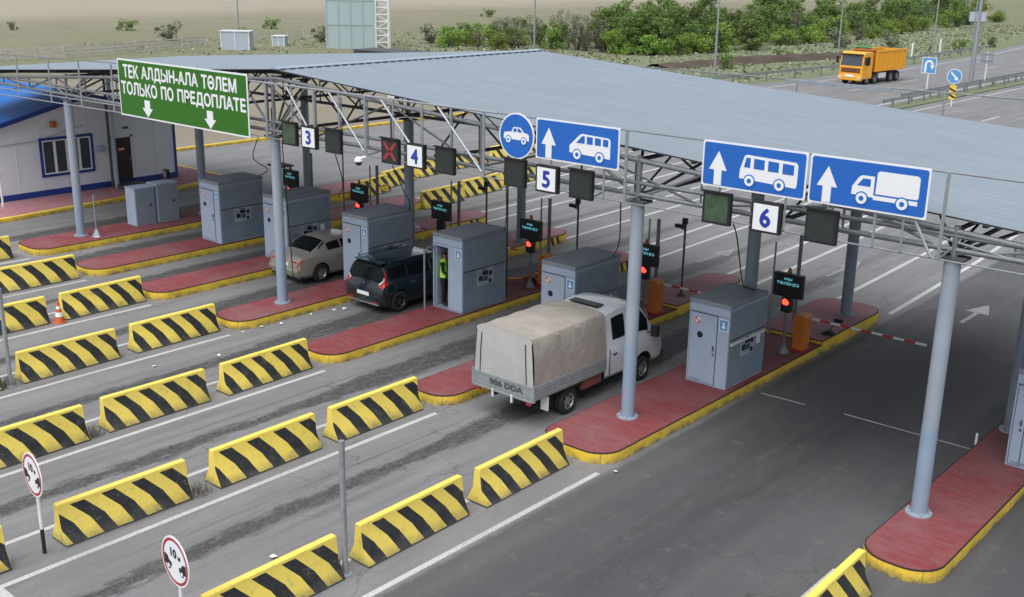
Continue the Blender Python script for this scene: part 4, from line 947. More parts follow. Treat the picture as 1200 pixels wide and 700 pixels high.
def prof(w, zb, top, belt, H, rw, lip=.02):
    if top <= belt+.02:
        return [(0, zb), (w*.88, zb), (w*.975, zb+.10), (w, (zb+top)/2), (w*.985, top-.09), (w*.94, top-.035), (w*.74, top-.006), (w*.5, top+.006), (w*.25, top+.012), (0, top+.014)]
    f = min(1, (top-.10-belt)/(H-.10-belt)); x6 = w*.95-(w*.95-rw)*f
    return [(0, zb), (w*.88, zb), (w*.975, zb+.10), (w, zb+(belt-zb)*.5), (w*.985, belt-.05), (w*.95, belt+.01), (x6, max(top-.085, belt+.03)), (x6-.07, top-.025), (x6*.5, top), (0, top+.012)]
def cut_arches(me, cuts, r, w):
    o = bpy.data.objects.new('tmp', me); COL.objects.link(o); cs = []
    for (x, y, z) in cuts:
        m = MB(); m.tube((x-w, y, z), (x+w, y, z), r, 24); c = bpy.data.objects.new('cut', m.mesh('cut', 'rubber')); COL.objects.link(c); cs.append(c)
        b = o.modifiers.new('b', 'BOOLEAN'); b.operation = 'DIFFERENCE'; b.object = c; b.solver = 'EXACT'
        try: b.material_mode = 'TRANSFER'
        except Exception: pass
    bpy.context.view_layer.update()
    out = bpy.data.meshes.new_from_object(o.evaluated_get(bpy.context.evaluated_depsgraph_get()))
    for c in cs: bpy.data.objects.remove(c)
    bpy.data.objects.remove(o); return out
def wheel(t, x, y, r, w, side, spokes=5, rim='alloy', label=None):
    m = MB(); s = side
    m.lathe([(r*.62, -w/2), (r*.92, -w/2), (r, -w*.36), (r, w*.36), (r*.92, w/2), (r*.62, w/2), (r*.6, w*.2), (r*.6, -w*.2), (r*.62, -w/2)], n=24, axis='x', cap=False)
    o = m.build('wheel', 'rubber', t, (x, y, r), smooth=40)
    m = MB(); m.lathe([(.01, s*w*.30), (r*.22, s*w*.34), (r*.25, s*w*.24)], n=16, axis='x'); m.lathe([(r*.55, s*w*.30), (r*.64, s*w*.46), (r*.66, s*w*.30)], n=24, axis='x', cap=False)
    for k in range(spokes):
        a = 2*math.pi*k/spokes; d = Vector((0, math.cos(a), math.sin(a))); e = Vector((0, -d.z, d.y)); X0 = Vector((s*w*.33, 0, 0)); q = r*.085
        m.add([X0+d*r*.15+e*q*1.5, X0+d*r*.60+e*q, X0+d*r*.60-e*q, X0+d*r*.15-e*q*1.5]+[Vector((s*w*.2, 0, 0))+v for v in (d*r*.15+e*q*1.5, d*r*.60+e*q, d*r*.60-e*q, d*r*.15-e*q*1.5)], [(0, 1, 2, 3), (0, 4, 5, 1), (1, 5, 6, 2), (2, 6, 7, 3), (3, 7, 4, 0)])
    m.build('rim', rim, o, smooth=40)
    m = MB(); m.lathe([(.01, s*w*.12), (r*.6, s*w*.12)], n=20, axis='x'); m.build('brake_backing', 'steel_dark', o)
# --- black hatchback
def soul():
    t = thing('hatchback_car', 'black boxy hatchback car stopped beside the lane 4 booth', 'car', (-25.14, 21.80, 0))
    B, H, rw = .98, 1.60, .68
    st = [(0.0, prof(.80, .40, .68, B, H, rw)), (.05, prof(.86, .30, .86, B, H, rw)), (.10, prof(.885, .26, .97, B, H, rw)), (.16, prof(.89, .24, 1.20, B, H, rw)), (.26, prof(.895, .23, 1.48, B, H, rw)), (.40, prof(.90, .22, 1.57, B, H, rw)),
          (1.0, prof(.90, .2, 1.60, B, H, rw)), (1.8, prof(.90, .2, 1.61, B, H, rw)), (2.5, prof(.90, .2, 1.58, B, H, rw)), (2.75, prof(.90, .2, 1.48, B, H, rw)), (3.2, prof(.90, .2, 1.04, B, H, rw)), (3.35, prof(.90, .21, .99, B, H, rw)), (3.75, prof(.87, .22, .93, B, H, rw)), (4.0, prof(.78, .25, .80, B, H, rw)), (4.1, prof(.66, .32, .62, B, H, rw))]
    L = Loft(st); me = L.body().mesh('body', ['car_navy', 'rubber']); me.polygons.foreach_set('use_smooth', [True]*len(me.polygons))
    me = cut_arches(me, [(sx*.80, y, .34) for sx in (-1, 1) for y in (.74, 3.30)], .385, .2); me.set_sharp_from_angle(angle=R(32)); put('body', me, t)
    for sd in (1, -1):
        m = MB(); L.patch(m, 4.75, 6.15, 5.18, 5.88, sd); m.build('side_window', 'glass_dark', t, smooth=40)
        m = MB(); L.patch(m, 6.25, 7.45, 5.14, 5.90, sd); m.build('side_window', 'glass_dark', t, smooth=40)
        m = MB(); L.patch(m, 7.58, 9.1, 5.14, 5.90, sd); m.build('side_window', 'glass_dark', t, smooth=40)
        m = MB(); L.patch(m, 1.35, 4.15, 4.15, 6.05, sd, off=.012); lt = m.build('tail_light', 'tail_red', t, smooth=50)
        m = MB(); L.patch(m, 1.9, 3.2, 5.75, 6.12, sd, off=.018); m.build('light_lens', 'lens_white', lt, smooth=50)
        m = MB(); m.path([(sd*.66, .55, 1.575), (sd*.665, .62, 1.60), (sd*.67, 1.6, 1.615), (sd*.665, 2.4, 1.59), (sd*.66, 2.5, 1.565)], .016, 6); m.build('roof_rail', 'chrome', t, smooth=60)
        for y in (1.35, 2.35): m = MB(); m.box((sd*.885-.02, y-.12, .86), (sd*.885+.02, y+.1, .895)); m.build('door_handle', 'chrome', t, bevel=.008)
        m = MB(); m.box((sd*.98-.1, 2.72, 1.02), (sd*.98+.08, 2.86, 1.18)); m.build('mirror', 'car_navy', t, bevel=.03)
        m = MB(); L.patch(m, 10.9, 13.2, 3.6, 5.2, sd, off=.01); m.build('head_light', 'lens_white', t, smooth=50)
        for y in (.74, 3.30): wheel(t, sd*.80, y, .335, .22, sd, 5, 'alloy_dark')
        m = MB(); m.box((sd*.55-.10, -.022, .36), (sd*.55+.10, .02, .40)); m.build('reflector', 'tail_red', t)
    m = MB(); L.patch(m, 2.15, 4.35, 6.15, 9, center=True); m.build('rear_window', 'glass_dark', t, smooth=40)
    m = MB(); L.patch(m, 8.6, 10.6, 6.15, 9, center=True); m.build('windscreen', 'glass_dark', t, smooth=40)
    m = MB(); m.box((-.70, -.03, .300), (.70, .06, .345)); m.build('bumper_trim', 'chrome', t, bevel=.01)
    m = MB(); m.box((-.27, -.012, .545), (.27, .0, .66)); m.build('number_plate', 'sign_white', t)
    m = MB(); m.prism(circ(0, .93, .05, 14), 'y', .045, .06); m.build('emblem', 'chrome', t)
    m = MB(); m.box((-.62, .20, 1.565), (.62, .46, 1.60)); m.build('spoiler', 'car_navy', t, bevel=.012)
    m = MB(); m.tube((.0, .62, 1.60), (.0, .5, 1.78), .008, 6); m.build('aerial', 'black', t)
    m = MB(); m.box((-.8, .3, .2), (.8, 3.8, .3)); m.build('underbody', 'rubber', t)
soul()
# --- beige saloon
def sedan():
    t = thing('sedan_car', 'beige saloon car seen from behind, beside the booth half hidden by a column', 'car', (-29.5, 21.86, 0))
    B, H, rw = .94, 1.42, .60
    st = [(.2, prof(.70, .40, .62, B, H, rw)), (.26, prof(.82, .28, .90, B, H, rw)), (.36, prof(.86, .24, .98, 1.0, H, rw)), (.60, prof(.885, .22, 1.005, 1.01, H, rw)), (.85, prof(.89, .2, 1.02, 1.02, H, rw)), (1.15, prof(.89, .2, 1.20, B, H, rw)), (1.5, prof(.89, .2, 1.37, B, H, rw)),
          (1.9, prof(.89, .19, 1.42, B, H, rw)), (2.5, prof(.89, .19, 1.425, B, H, rw)), (2.9, prof(.89, .19, 1.36, B, H, rw)), (3.55, prof(.89, .2, .97, B, H, rw)), (3.75, prof(.88, .2, .94, B, H, rw)), (4.4, prof(.84, .22, .82, B, H, rw)), (4.68, prof(.74, .25, .70, B, H, rw)), (4.78, prof(.62, .32, .56, B, H, rw))]
    L = Loft(st); me = L.body().mesh('body', ['car_champagne', 'rubber']); me.polygons.foreach_set('use_smooth', [True]*len(me.polygons))
    me = cut_arches(me, [(sx*.79, y, .32) for sx in (-1, 1) for y in (1.12, 3.80)], .37, .2); me.set_sharp_from_angle(angle=R(30)); put('body', me, t)
    for sd in (1, -1):
        m = MB(); L.patch(m, 6.0, 7.25, 5.25, 5.9, sd); m.build('side_window', 'glass_dark', t, smooth=40)
        m = MB(); L.patch(m, 7.38, 9.2, 5.22, 5.9, sd); m.build('side_window', 'glass_dark', t, smooth=40)
        m = MB(); L.patch(m, .35, 1.95, 3.9, 4.75, sd, off=.010); lt = m.build('tail_light', 'tail_red', t, smooth=50)
        m = MB(); m.box((sd*.50-.17, .235, .74), (sd*.50+.17, .28, .83)); m.build('reverse_light', 'tail_red', t, bevel=.02)
        for y in (1.12, 3.80): wheel(t, sd*.79, y, .315, .21, sd, 7, 'alloy')
        for y in (1.9, 2.85): m = MB(); m.box((sd*.885-.02, y-.1, .80), (sd*.885+.02, y+.1, .83)); m.build('door_handle', 'car_champagne', t, bevel=.008)
        m = MB(); m.box((sd*.97-.1, 3.02, .95), (sd*.97+.06, 3.14, 1.08)); m.build('mirror', 'car_champagne', t, bevel=.03)
        m = MB(); L.patch(m, 12.1, 13.3, 3.5, 5.2, sd, off=.01); m.build('head_light', 'lens_white', t, smooth=50)
    m = MB(); L.patch(m, 4.15, 5.95, 6.2, 9, center=True); m.build('rear_window', 'glass_dark', t, smooth=40)
    m = MB(); L.patch(m, 9.1, 10.0, 6.2, 9, center=True); m.build('windscreen', 'glass_dark', t, smooth=40)
    m = MB(); m.box((-.26, .2, .63), (.26, .24, .745)); m.build('number_plate', 'sign_white', t)
    m = MB(); m.box((-.80, .16, .40), (.80, .36, .58)); m.build('bumper', 'car_champagne', t, bevel=.05)
    m = MB(); m.box((-.8, .3, .2), (.8, 4.4, .3)); m.build('underbody', 'rubber', t)
sedan()
# --- covered pickup truck
def pickup():
    t = thing('covered_pickup_truck', 'white crew-cab pickup truck with beige canvas cover over its load bed', 'truck', (-16.17, 18.32, 0), R(.4))
    W = .955; y0, y1 = 0, 2.84
    m = MB(); m.box((-W, 0.03, .80), (W, y1, .88)); m.build('bed_floor', 'truck_board', t)
    for sd in (1, -1):
        for k in range(2):
            a, b = y0+.04+k*1.40, y0+.04+(k+1)*1.40-.012
            m = MB(); m.box((sd*W-.02, a, .76), (sd*W+.02, b, 1.10))
            for z in (.84, .93, 1.02): m.box((sd*W-.026, a+.02, z-.012), (sd*W+.026, b-.02, z+.012))
            m.build('side_board', 'truck_board', t, bevel=.004)
        m = MB(); m.box((sd*W-.03, -.03, .72), (sd*W+.03, .035, 1.12)); m.build('corner_post', 'truck_board', t)
        m = MB(); m.box((sd*.80-.07, -.02, .61), (sd*.80+.07, .04, .69)); m.build('tail_light', 'tail_red', t, bevel=.01)
        m = MB(); m.box((sd*.30-.02, -.05, .56), (sd*.30+.02, .0, .76)); m.build('step_bracket', 'white_paint', t)
        m = MB(); m.prism([(sd*.5-.05, 1.9), (sd*.5+.05, 1.9), (sd*.5+.05, 1.9), (sd*.5-.05, 1.9)], 'z', .5, .6) if False else m.box((sd*.42-.05, .1, .52), (sd*.42+.05, 5.0, .66)); m.build('chassis_rail', 'black', t)
    m = MB(); m.box((-W+.03, -.025, .76), (W-.03, .015, 1.10))
    for z in (.82, 1.06): m.box((-W+.05, -.032, z-.012), (W-.05, -.024, z+.012))
    tg = m.build('tail_board', 'truck_board', t, bevel=.004)
    m = MB(); text_on(m, '906 DDA', .12, .935, 1.05, .16, -.0345, .012); m.build('lettering', 'steel_dark', tg)
    m = MB(); m.box((-.93, -.045, .70), (.93, .03, .755)); m.build('rear_beam', 'truck_board', t, bevel=.008)
    m = MB(); m.box((.80, 1.95, .46), (.90, 2.75, .72)); m.build('tool_box', 'rust_board', t, bevel=.02)
    m = MB(); m.box((.72, .55, .34), (.93, .60, .70)); m.build('mud_flap', 'white_paint', t)
    m = MB(); m.box((.55, .80, .70), (.95, 1.95, .745)); m.build('mudguard', 'black', t)
    # canvas cover: arched hoop sections with sag between the hoops
    rr = random.Random(3)
    sec = [(-.955, 1.07), (-.945, 1.45), (-.915, 1.85), (-.875, 2.16), (-.83, 2.235), (-.45, 2.30), (0, 2.32), (.45, 2.30), (.83, 2.235), (.875, 2.16), (.915, 1.85), (.945, 1.45), (.955, 1.07)]
    n = 25; vs = []; fs = []; k = len(sec)
    for i in range(n):
        u = i/(n-1); y = .02+u*2.80; sag = .007*math.cos(u*2*math.pi*4)-.007
        for j, (x, z) in enumerate(sec):
            q = 0 if j in (0, k-1) else 1
            vs.append((x*(1+sag*.5*q)+rr.uniform(-.004, .004)*q, y, z+sag*(1 if 3 <= j <= 9 else .1)*q+rr.uniform(-.005, .005)*q))
    fs = [(i*k+j, i*k+j+1, (i+1)*k+j+1, (i+1)*k+j) for i in range(n-1) for j in range(k-1)]+[tuple(range((n-1)*k, n*k))]
    m = MB(); m.add(vs, fs); m.build('canvas_cover', 'tarp', t, smooth=24)
    # pale rear flap, slightly bellied, with side hems
    xs = [-.93, -.72, -.70, -.35, 0, .35, .70, .72, .93]; vs = []; fs = []; zs = [1.08, 1.3, 1.6, 1.9, 2.13]
    for z in zs:
        for x in xs: f = 1-(z-1.08)*.085; vs.append((x*f, .012-.03*(1-(x/.93)**2)*math.sin((z-1.0)*2.6)-(.012 if abs(x) == .72 else 0), z))
    w = len(xs); fs = [(i*w+j, i*w+j+1, (i+1)*w+j+1, (i+1)*w+j) for i in range(4) for j in range(w-1)]
    top = [(x, .012, z) for x, z in sec[3:10]]; b0 = len(vs); vs += top
    fs.append(tuple([b0+i for i in range(7)])+tuple(range(4*w+w-1, 4*w-1, -1)))
    m = MB(); m.add(vs, fs); m.build('rear_flap', 'tarp_pale', t, smooth=35)
    for s_ in (-.74, .74):
        m = MB(); m.path([(s_*.99, -.012, 1.12), (s_*.96, -.022, 1.6), (s_*.92, -.012, 2.1)], .012, 5); m.build('flap_strap', 'rubber', t)
    # crew cab
    B, H, rw = 1.28, 2.22, .74
    c0 = 2.92
    def P(w, zb, top): return prof(w, zb, top, B, H, rw)
    st = [(c0, P(.90, .48, 2.12)), (c0+.05, P(.93, .46, 2.20)), (c0+.6, P(.935, .45, 2.26)), (c0+1.1, P(.935, .45, 2.24)), (c0+1.5, P(.935, .45, 2.14)), (c0+1.62, P(.935, .45, 2.06)), (c0+2.12, P(.93, .42, 1.34)), (c0+2.25, P(.92, .40, 1.26)), (c0+2.52, P(.88, .36, 1.08)), (c0+2.66, P(.82, .36, .92)), (c0+2.74, P(.72, .40, .72))]
    L = Loft(st); me = L.body().mesh('cab', ['car_white', 'rubber']); me.polygons.foreach_set('use_smooth', [True]*len(me.polygons))
    me = cut_arches(me, [(sx*.84, c0+1.62, .38) for sx in (-1, 1)], .44, .2); me.set_sharp_from_angle(angle=R(30)); put('cab', me, t)
    for sd in (1, -1):
        m = MB(); L.patch(m, 1.42, 2.45, 5.18, 5.84, sd, off=.008); m.build('side_window', 'glass_dark', t, smooth=40)
        m = MB(); L.patch(m, 2.95, 5.45, 5.14, 5.88, sd, off=.008); m.build('side_window', 'glass_dark', t, smooth=40)
        m = MB(); m.tube((sd*.93, c0+1.72, 1.32), (sd*1.08, c0+1.86, 1.36), .02, 6); m.box((sd*1.10-.10, c0+1.80, 1.22), (sd*1.10+.10, c0+1.92, 1.52)); m.build('mirror', 'black', t, bevel=.02)
        m = MB(); m.box((sd*.925-.02, c0+.25, 1.06), (sd*.925+.02, c0+.42, 1.10)); m.build('door_handle', 'black', t, bevel=.006)
        m = MB(); m.box((sd*.935-.006, c0+.10, .55), (sd*.935+.006, c0+.115, 1.26)); m.build('door_gap', 'black', t)
        m = MB(); m.box((sd*.935-.006, c0+.95, .55), (sd*.935+.006, c0+.962, 1.26)); m.build('door_gap', 'black', t)
        m = MB(); L.patch(m, 7.3, 9.2, 3.9, 5.3, sd, off=.01); m.build('head_light', 'lens_white', t, smooth=50)
        wheel(t, sd*.80, 1.42, .335, .22, sd, 6, 'alloy'); wheel(t, sd*.55, 1.42, .335, .2, sd, 6, 'steel_dark')
        wheel(t, sd*.83, c0+1.62, .335, .2, sd, 6, 'alloy')
    m = MB(); L.patch(m, 5.1, 6.0, 6.15, 9, center=True, off=.008); m.build('windscreen', 'glass_dark', t, smooth=40)
    m = MB(); m.box((-.45, c0+.12, 2.262), (.45, c0+.42, 2.285)); m.build('roof_hatch', 'glass_dark', t, bevel=.008)
    m = MB(); m.box((-.80, c0+2.62, .36), (.80, c0+2.80, .58)); m.build('bumper', 'black', t, bevel=.04)
    m = MB(); m.box((-.85, c0-.06, .50), (.85, c0+.1, .70)); m.build('cab_mount', 'black', t)
pickup()
# --- orange dump truck on the highway, coming towards us
def dump():
    t = thing('dump_truck', 'orange four-axle dump truck driving on the distant highway', 'truck', (-46.0, 101.6, 0), R(-3))
    cabp = [(0, .55), (2.0, .55), (2.0, 2.95), (1.75, 3.05), (.35, 3.05), (.16, 2.85), (.02, 1.75), (0, 1.6)]
    m = MB(); m.prism(cabp, 'x', -1.2, 1.2); m.build('cab', 'dump_orange', t, bevel=.06)
    m = MB(); m.add([(-1.10, .012, 1.78), (1.10, .012, 1.78), (1.04, .122, 2.70), (-1.04, .122, 2.70)], [(0, 1, 2, 3)]); m.build('windscreen', 'glass_blue', t)
    m = MB(); m.box((-1.12, -.02, 2.74), (1.12, .22, 2.90)); m.build('sun_visor', 'black', t, bevel=.03)
    m = MB(); m.box((-1.0, -.035, 1.15), (1.0, .0, 1.60)); m.build('grille', 'dump_rust', t)
    for i in range(3): m = MB(); m.box((-.95, -.05, 1.2+i*.13), (.95, -.036, 1.26+i*.13)); m.build('grille_bar', 'black', t)
    m = MB(); m.box((-1.22, -.16, .42), (1.22, .1, .85)); m.build('bumper', 'dump_orange', t, bevel=.05)
    m = MB(); m.box((-.45, -.19, .75), (.45, -.161, .98)); m.build('number_plate', 'sign_white', t)
    for sd in (1, -1):
        m = MB(); m.box((sd*.95-.16, -.18, .58), (sd*.95+.16, -.155, .78)); m.build('head_light', 'lens_white', t)
        m = MB(); m.box((sd*1.205-.004, .55, 1.8), (sd*1.205+.004, 1.4, 2.6)); m.build('side_window', 'glass_dark', t)
        m = MB(); m.tube((sd*1.2, .2, 2.6), (sd*1.45, .05, 2.55), .03, 6); m.box((sd*1.48-.1, -.05, 1.95), (sd*1.48+.1, .1, 2.6)); m.build('mirror', 'black', t, bevel=.03)
    m = MB(); m.box((-.45, .3, .55), (.45, 8.6, .95)); m.build('chassis', 'black', t)
    # tipping body, ribs, inside visible
    a, b, zf, zt = 2.45, 8.8, 1.15, 3.12
    m = MB(); m.box((-1.2, a, zf), (1.2, b, zf+.12)); m.build('body_floor', 'dump_orange', t)
    for sd in (1, -1):
        m = MB(); m.box((sd*1.22-.05, a, zf), (sd*1.22+.05, b, zt)); sdp = m.build('body_side', 'dump_orange', t)
        for i in range(10): m = MB(); y = a+.12+i*.655; m.box((sd*1.29-.05, y, zf+.05), (sd*1.29+.05, y+.16, zt-.12)); m.build('rib', 'dump_orange', sdp)
        m = MB(); m.box((sd*1.29-.07, a, zt-.12), (sd*1.29+.06, b, zt+.02)); m.build('top_rail', 'dump_orange', sdp)
        m = MB(); m.box((sd*.95-.25, 3.55, .5), (sd*.95+.25, 5.0, 1.0)); m.build('fuel_tank', 'white_paint', t, bevel=.06)
        for y in (1.15, 2.75, 6.1, 7.45): wheel(t, sd*1.02, y, .52, .34, sd, 8, 'steel')
    m = MB(); m.box((-1.2, a-.08, zf), (1.2, a, zt+.15)); m.build('body_front', 'dump_rust', t)
    m = MB(); m.box((-1.2, b, zf), (1.2, b+.08, zt-.05)); m.build('tail_gate', 'dump_orange', t)
    m = MB(); m.add([(-1.1, a-.5, zt+.02), (1.1, a-.5, zt+.02), (1.1, a+.3, zt+.24), (-1.1, a+.3, zt+.24)], [(0, 1, 2, 3)]); m.build('cab_guard', 'dump_rust', t)
    m = MB(); m.path([(-1.0, a-.1, zt+.2), (-.4, a-.1, zt+.36), (.3, a-.1, zt+.3), (.7, a-.1, zt+.2)], .10, 8); m.build('rolled_net', 'net_green', t, smooth=60)
    m = MB(); m.box((-1.12, a+.1, zf+.12), (1.12, b-.1, zt-.45)); m.build('load', 'soil', t)
dump()
# ------------------------------------------------------------------ attendant
def attendant():
    t = thing('person', 'booth attendant in yellow-green vest and dark trousers, standing inside the open booth', 'person', (-23.05, 23.28, IH+.06), R(-60))
    J = {'pel': (0, 0, .92, .15), 'waist': (0, .01, 1.06, .135), 'chest': (0, .0, 1.28, .16), 'neck0': (0, -.01, 1.45, .075), 'neck': (0, .01, 1.50, .055), 'head': (0, .025, 1.60, .095), 'crown': (0, .015, 1.69, .075),
         'hipR': (.10, 0, .88, .10), 'kneeR': (.11, .02, .50, .068), 'ankR': (.11, -.01, .09, .048), 'toeR': (.12, .16, .04, .04), 'hipL': (-.10, 0, .88, .10), 'kneeL': (-.11, .03, .50, .068), 'ankL': (-.11, 0, .09, .048), 'toeL': (-.12, .17, .04, .04),
         'shR': (.19, 0, 1.39, .068), 'elR': (.25, .04, 1.12, .047), 'wrR': (.20, .24, 1.02, .034), 'pmR': (.185, .31, 1.00, .036), 'shL': (-.19, 0, 1.39, .068), 'elL': (-.26, .05, 1.12, .047), 'wrL': (-.19, .25, 1.04, .034), 'pmL': (-.175, .32, 1.02, .036)}
    E_ = [('pel', 'waist'), ('waist', 'chest'), ('chest', 'neck0'), ('neck0', 'neck'), ('neck', 'head'), ('head', 'crown')]
    for s in 'RL': E_ += [('pel', 'hip'+s), ('hip'+s, 'knee'+s), ('knee'+s, 'ank'+s), ('ank'+s, 'toe'+s), ('chest', 'sh'+s), ('sh'+s, 'el'+s), ('el'+s, 'wr'+s), ('wr'+s, 'pm'+s)]
    for s, q in (('R', 1), ('L', -1)):
        bx, by, bz, _ = J['pm'+s]
        for i, (dx, dl) in enumerate(((-.03, .07), (-.01, .085), (.01, .08), (.03, .06))):
            J['f%d%s' % (i, s)] = (bx+dx, by+.035, bz-.005, .010); J['g%d%s' % (i, s)] = (bx+dx, by+.035+dl*.6, bz-.02, .009); J['h%d%s' % (i, s)] = (bx+dx, by+.035+dl*.8, bz-.05, .008)
            E_ += [('pm'+s, 'f%d%s' % (i, s)), ('f%d%s' % (i, s), 'g%d%s' % (i, s)), ('g%d%s' % (i, s), 'h%d%s' % (i, s))]
        J['t'+s] = (bx-q*.05, by-.01, bz, .011); J['u'+s] = (bx-q*.065, by+.03, bz-.01, .009); E_ += [('pm'+s, 't'+s), ('t'+s, 'u'+s)]
    names = list(J); idx = {n: i for i, n in enumerate(names)}
    me = bpy.data.meshes.new('body'); me.from_pydata([J[n][:3] for n in names], [(idx[a], idx[b]) for a, b in E_], [])
    o = bpy.data.objects.new('b', me); COL.objects.link(o)
    sk = o.modifiers.new('s', 'SKIN'); sk.use_smooth_shade = True; sv = me.skin_vertices[0].data
    for n in names: sv[idx[n]].radius = (J[n][3], J[n][3]*(.72 if n in ('chest', 'waist', 'pel') else 1)); sv[idx[n]].use_root = (n == 'pel')
    sb = o.modifiers.new('ss', 'SUBSURF'); sb.levels = 2; sb.render_levels = 2
    bpy.context.view_layer.update(); bm_ = bpy.data.meshes.new_from_object(o.evaluated_get(bpy.context.evaluated_depsgraph_get())); bpy.data.objects.remove(o)
    for n in ('skin_tone', 'dark_cloth', 'rubber'): bm_.materials.append(M[n])
    for p in bm_.polygons:
        c = p.center; p.use_smooth = True
        hand = c.y > .235 and .9 < c.z < 1.1
        p.material_index = 0 if (c.z > 1.475 or hand) else (2 if c.z < .10 else 1)
    body = put('body', bm_, t)
    def shell(name, test, off, mt):
        b = bmesh.new(); b.from_mesh(bm_); b.normal_update()
        bmesh.ops.delete(b, geom=[f for f in b.faces if not test(f.calc_center_median())], context='FACES')
        for v in b.verts: v.co += v.normal*off
        m2 = bpy.data.meshes.new(name); b.to_mesh(m2); b.free(); m2.materials.clear(); m2.materials.append(M[mt])
        for p in m2.polygons: p.material_index = 0; p.use_smooth = True
        return put(name, m2, t)
    shell('vest', lambda c: .93 < c.z < 1.46 and abs(c.x) < .19, .022, 'hivis')
    shell('hair', lambda c: c.z > 1.63 or (c.z > 1.53 and c.y < .02), .016, 'hair')
    m = MB()
    m.lathe([(.002, .028), (.014, .01), (.012, -.012), (.002, -.016)], (0, .125, 1.60), n=8)
    for q in (-1, 1):
        m.lathe([(.002, .008), (.010, 0), (.002, -.008)], (q*.035, .112, 1.62), n=8); m.lathe([(.004, .03), (.016, .01), (.014, -.02), (.004, -.03)], (q*.098, .02, 1.60), n=8)
    m.box((-.025, .108, 1.558), (.025, .118, 1.564)); m.build('face_features', 'skin_tone', t, smooth=60)
attendant()
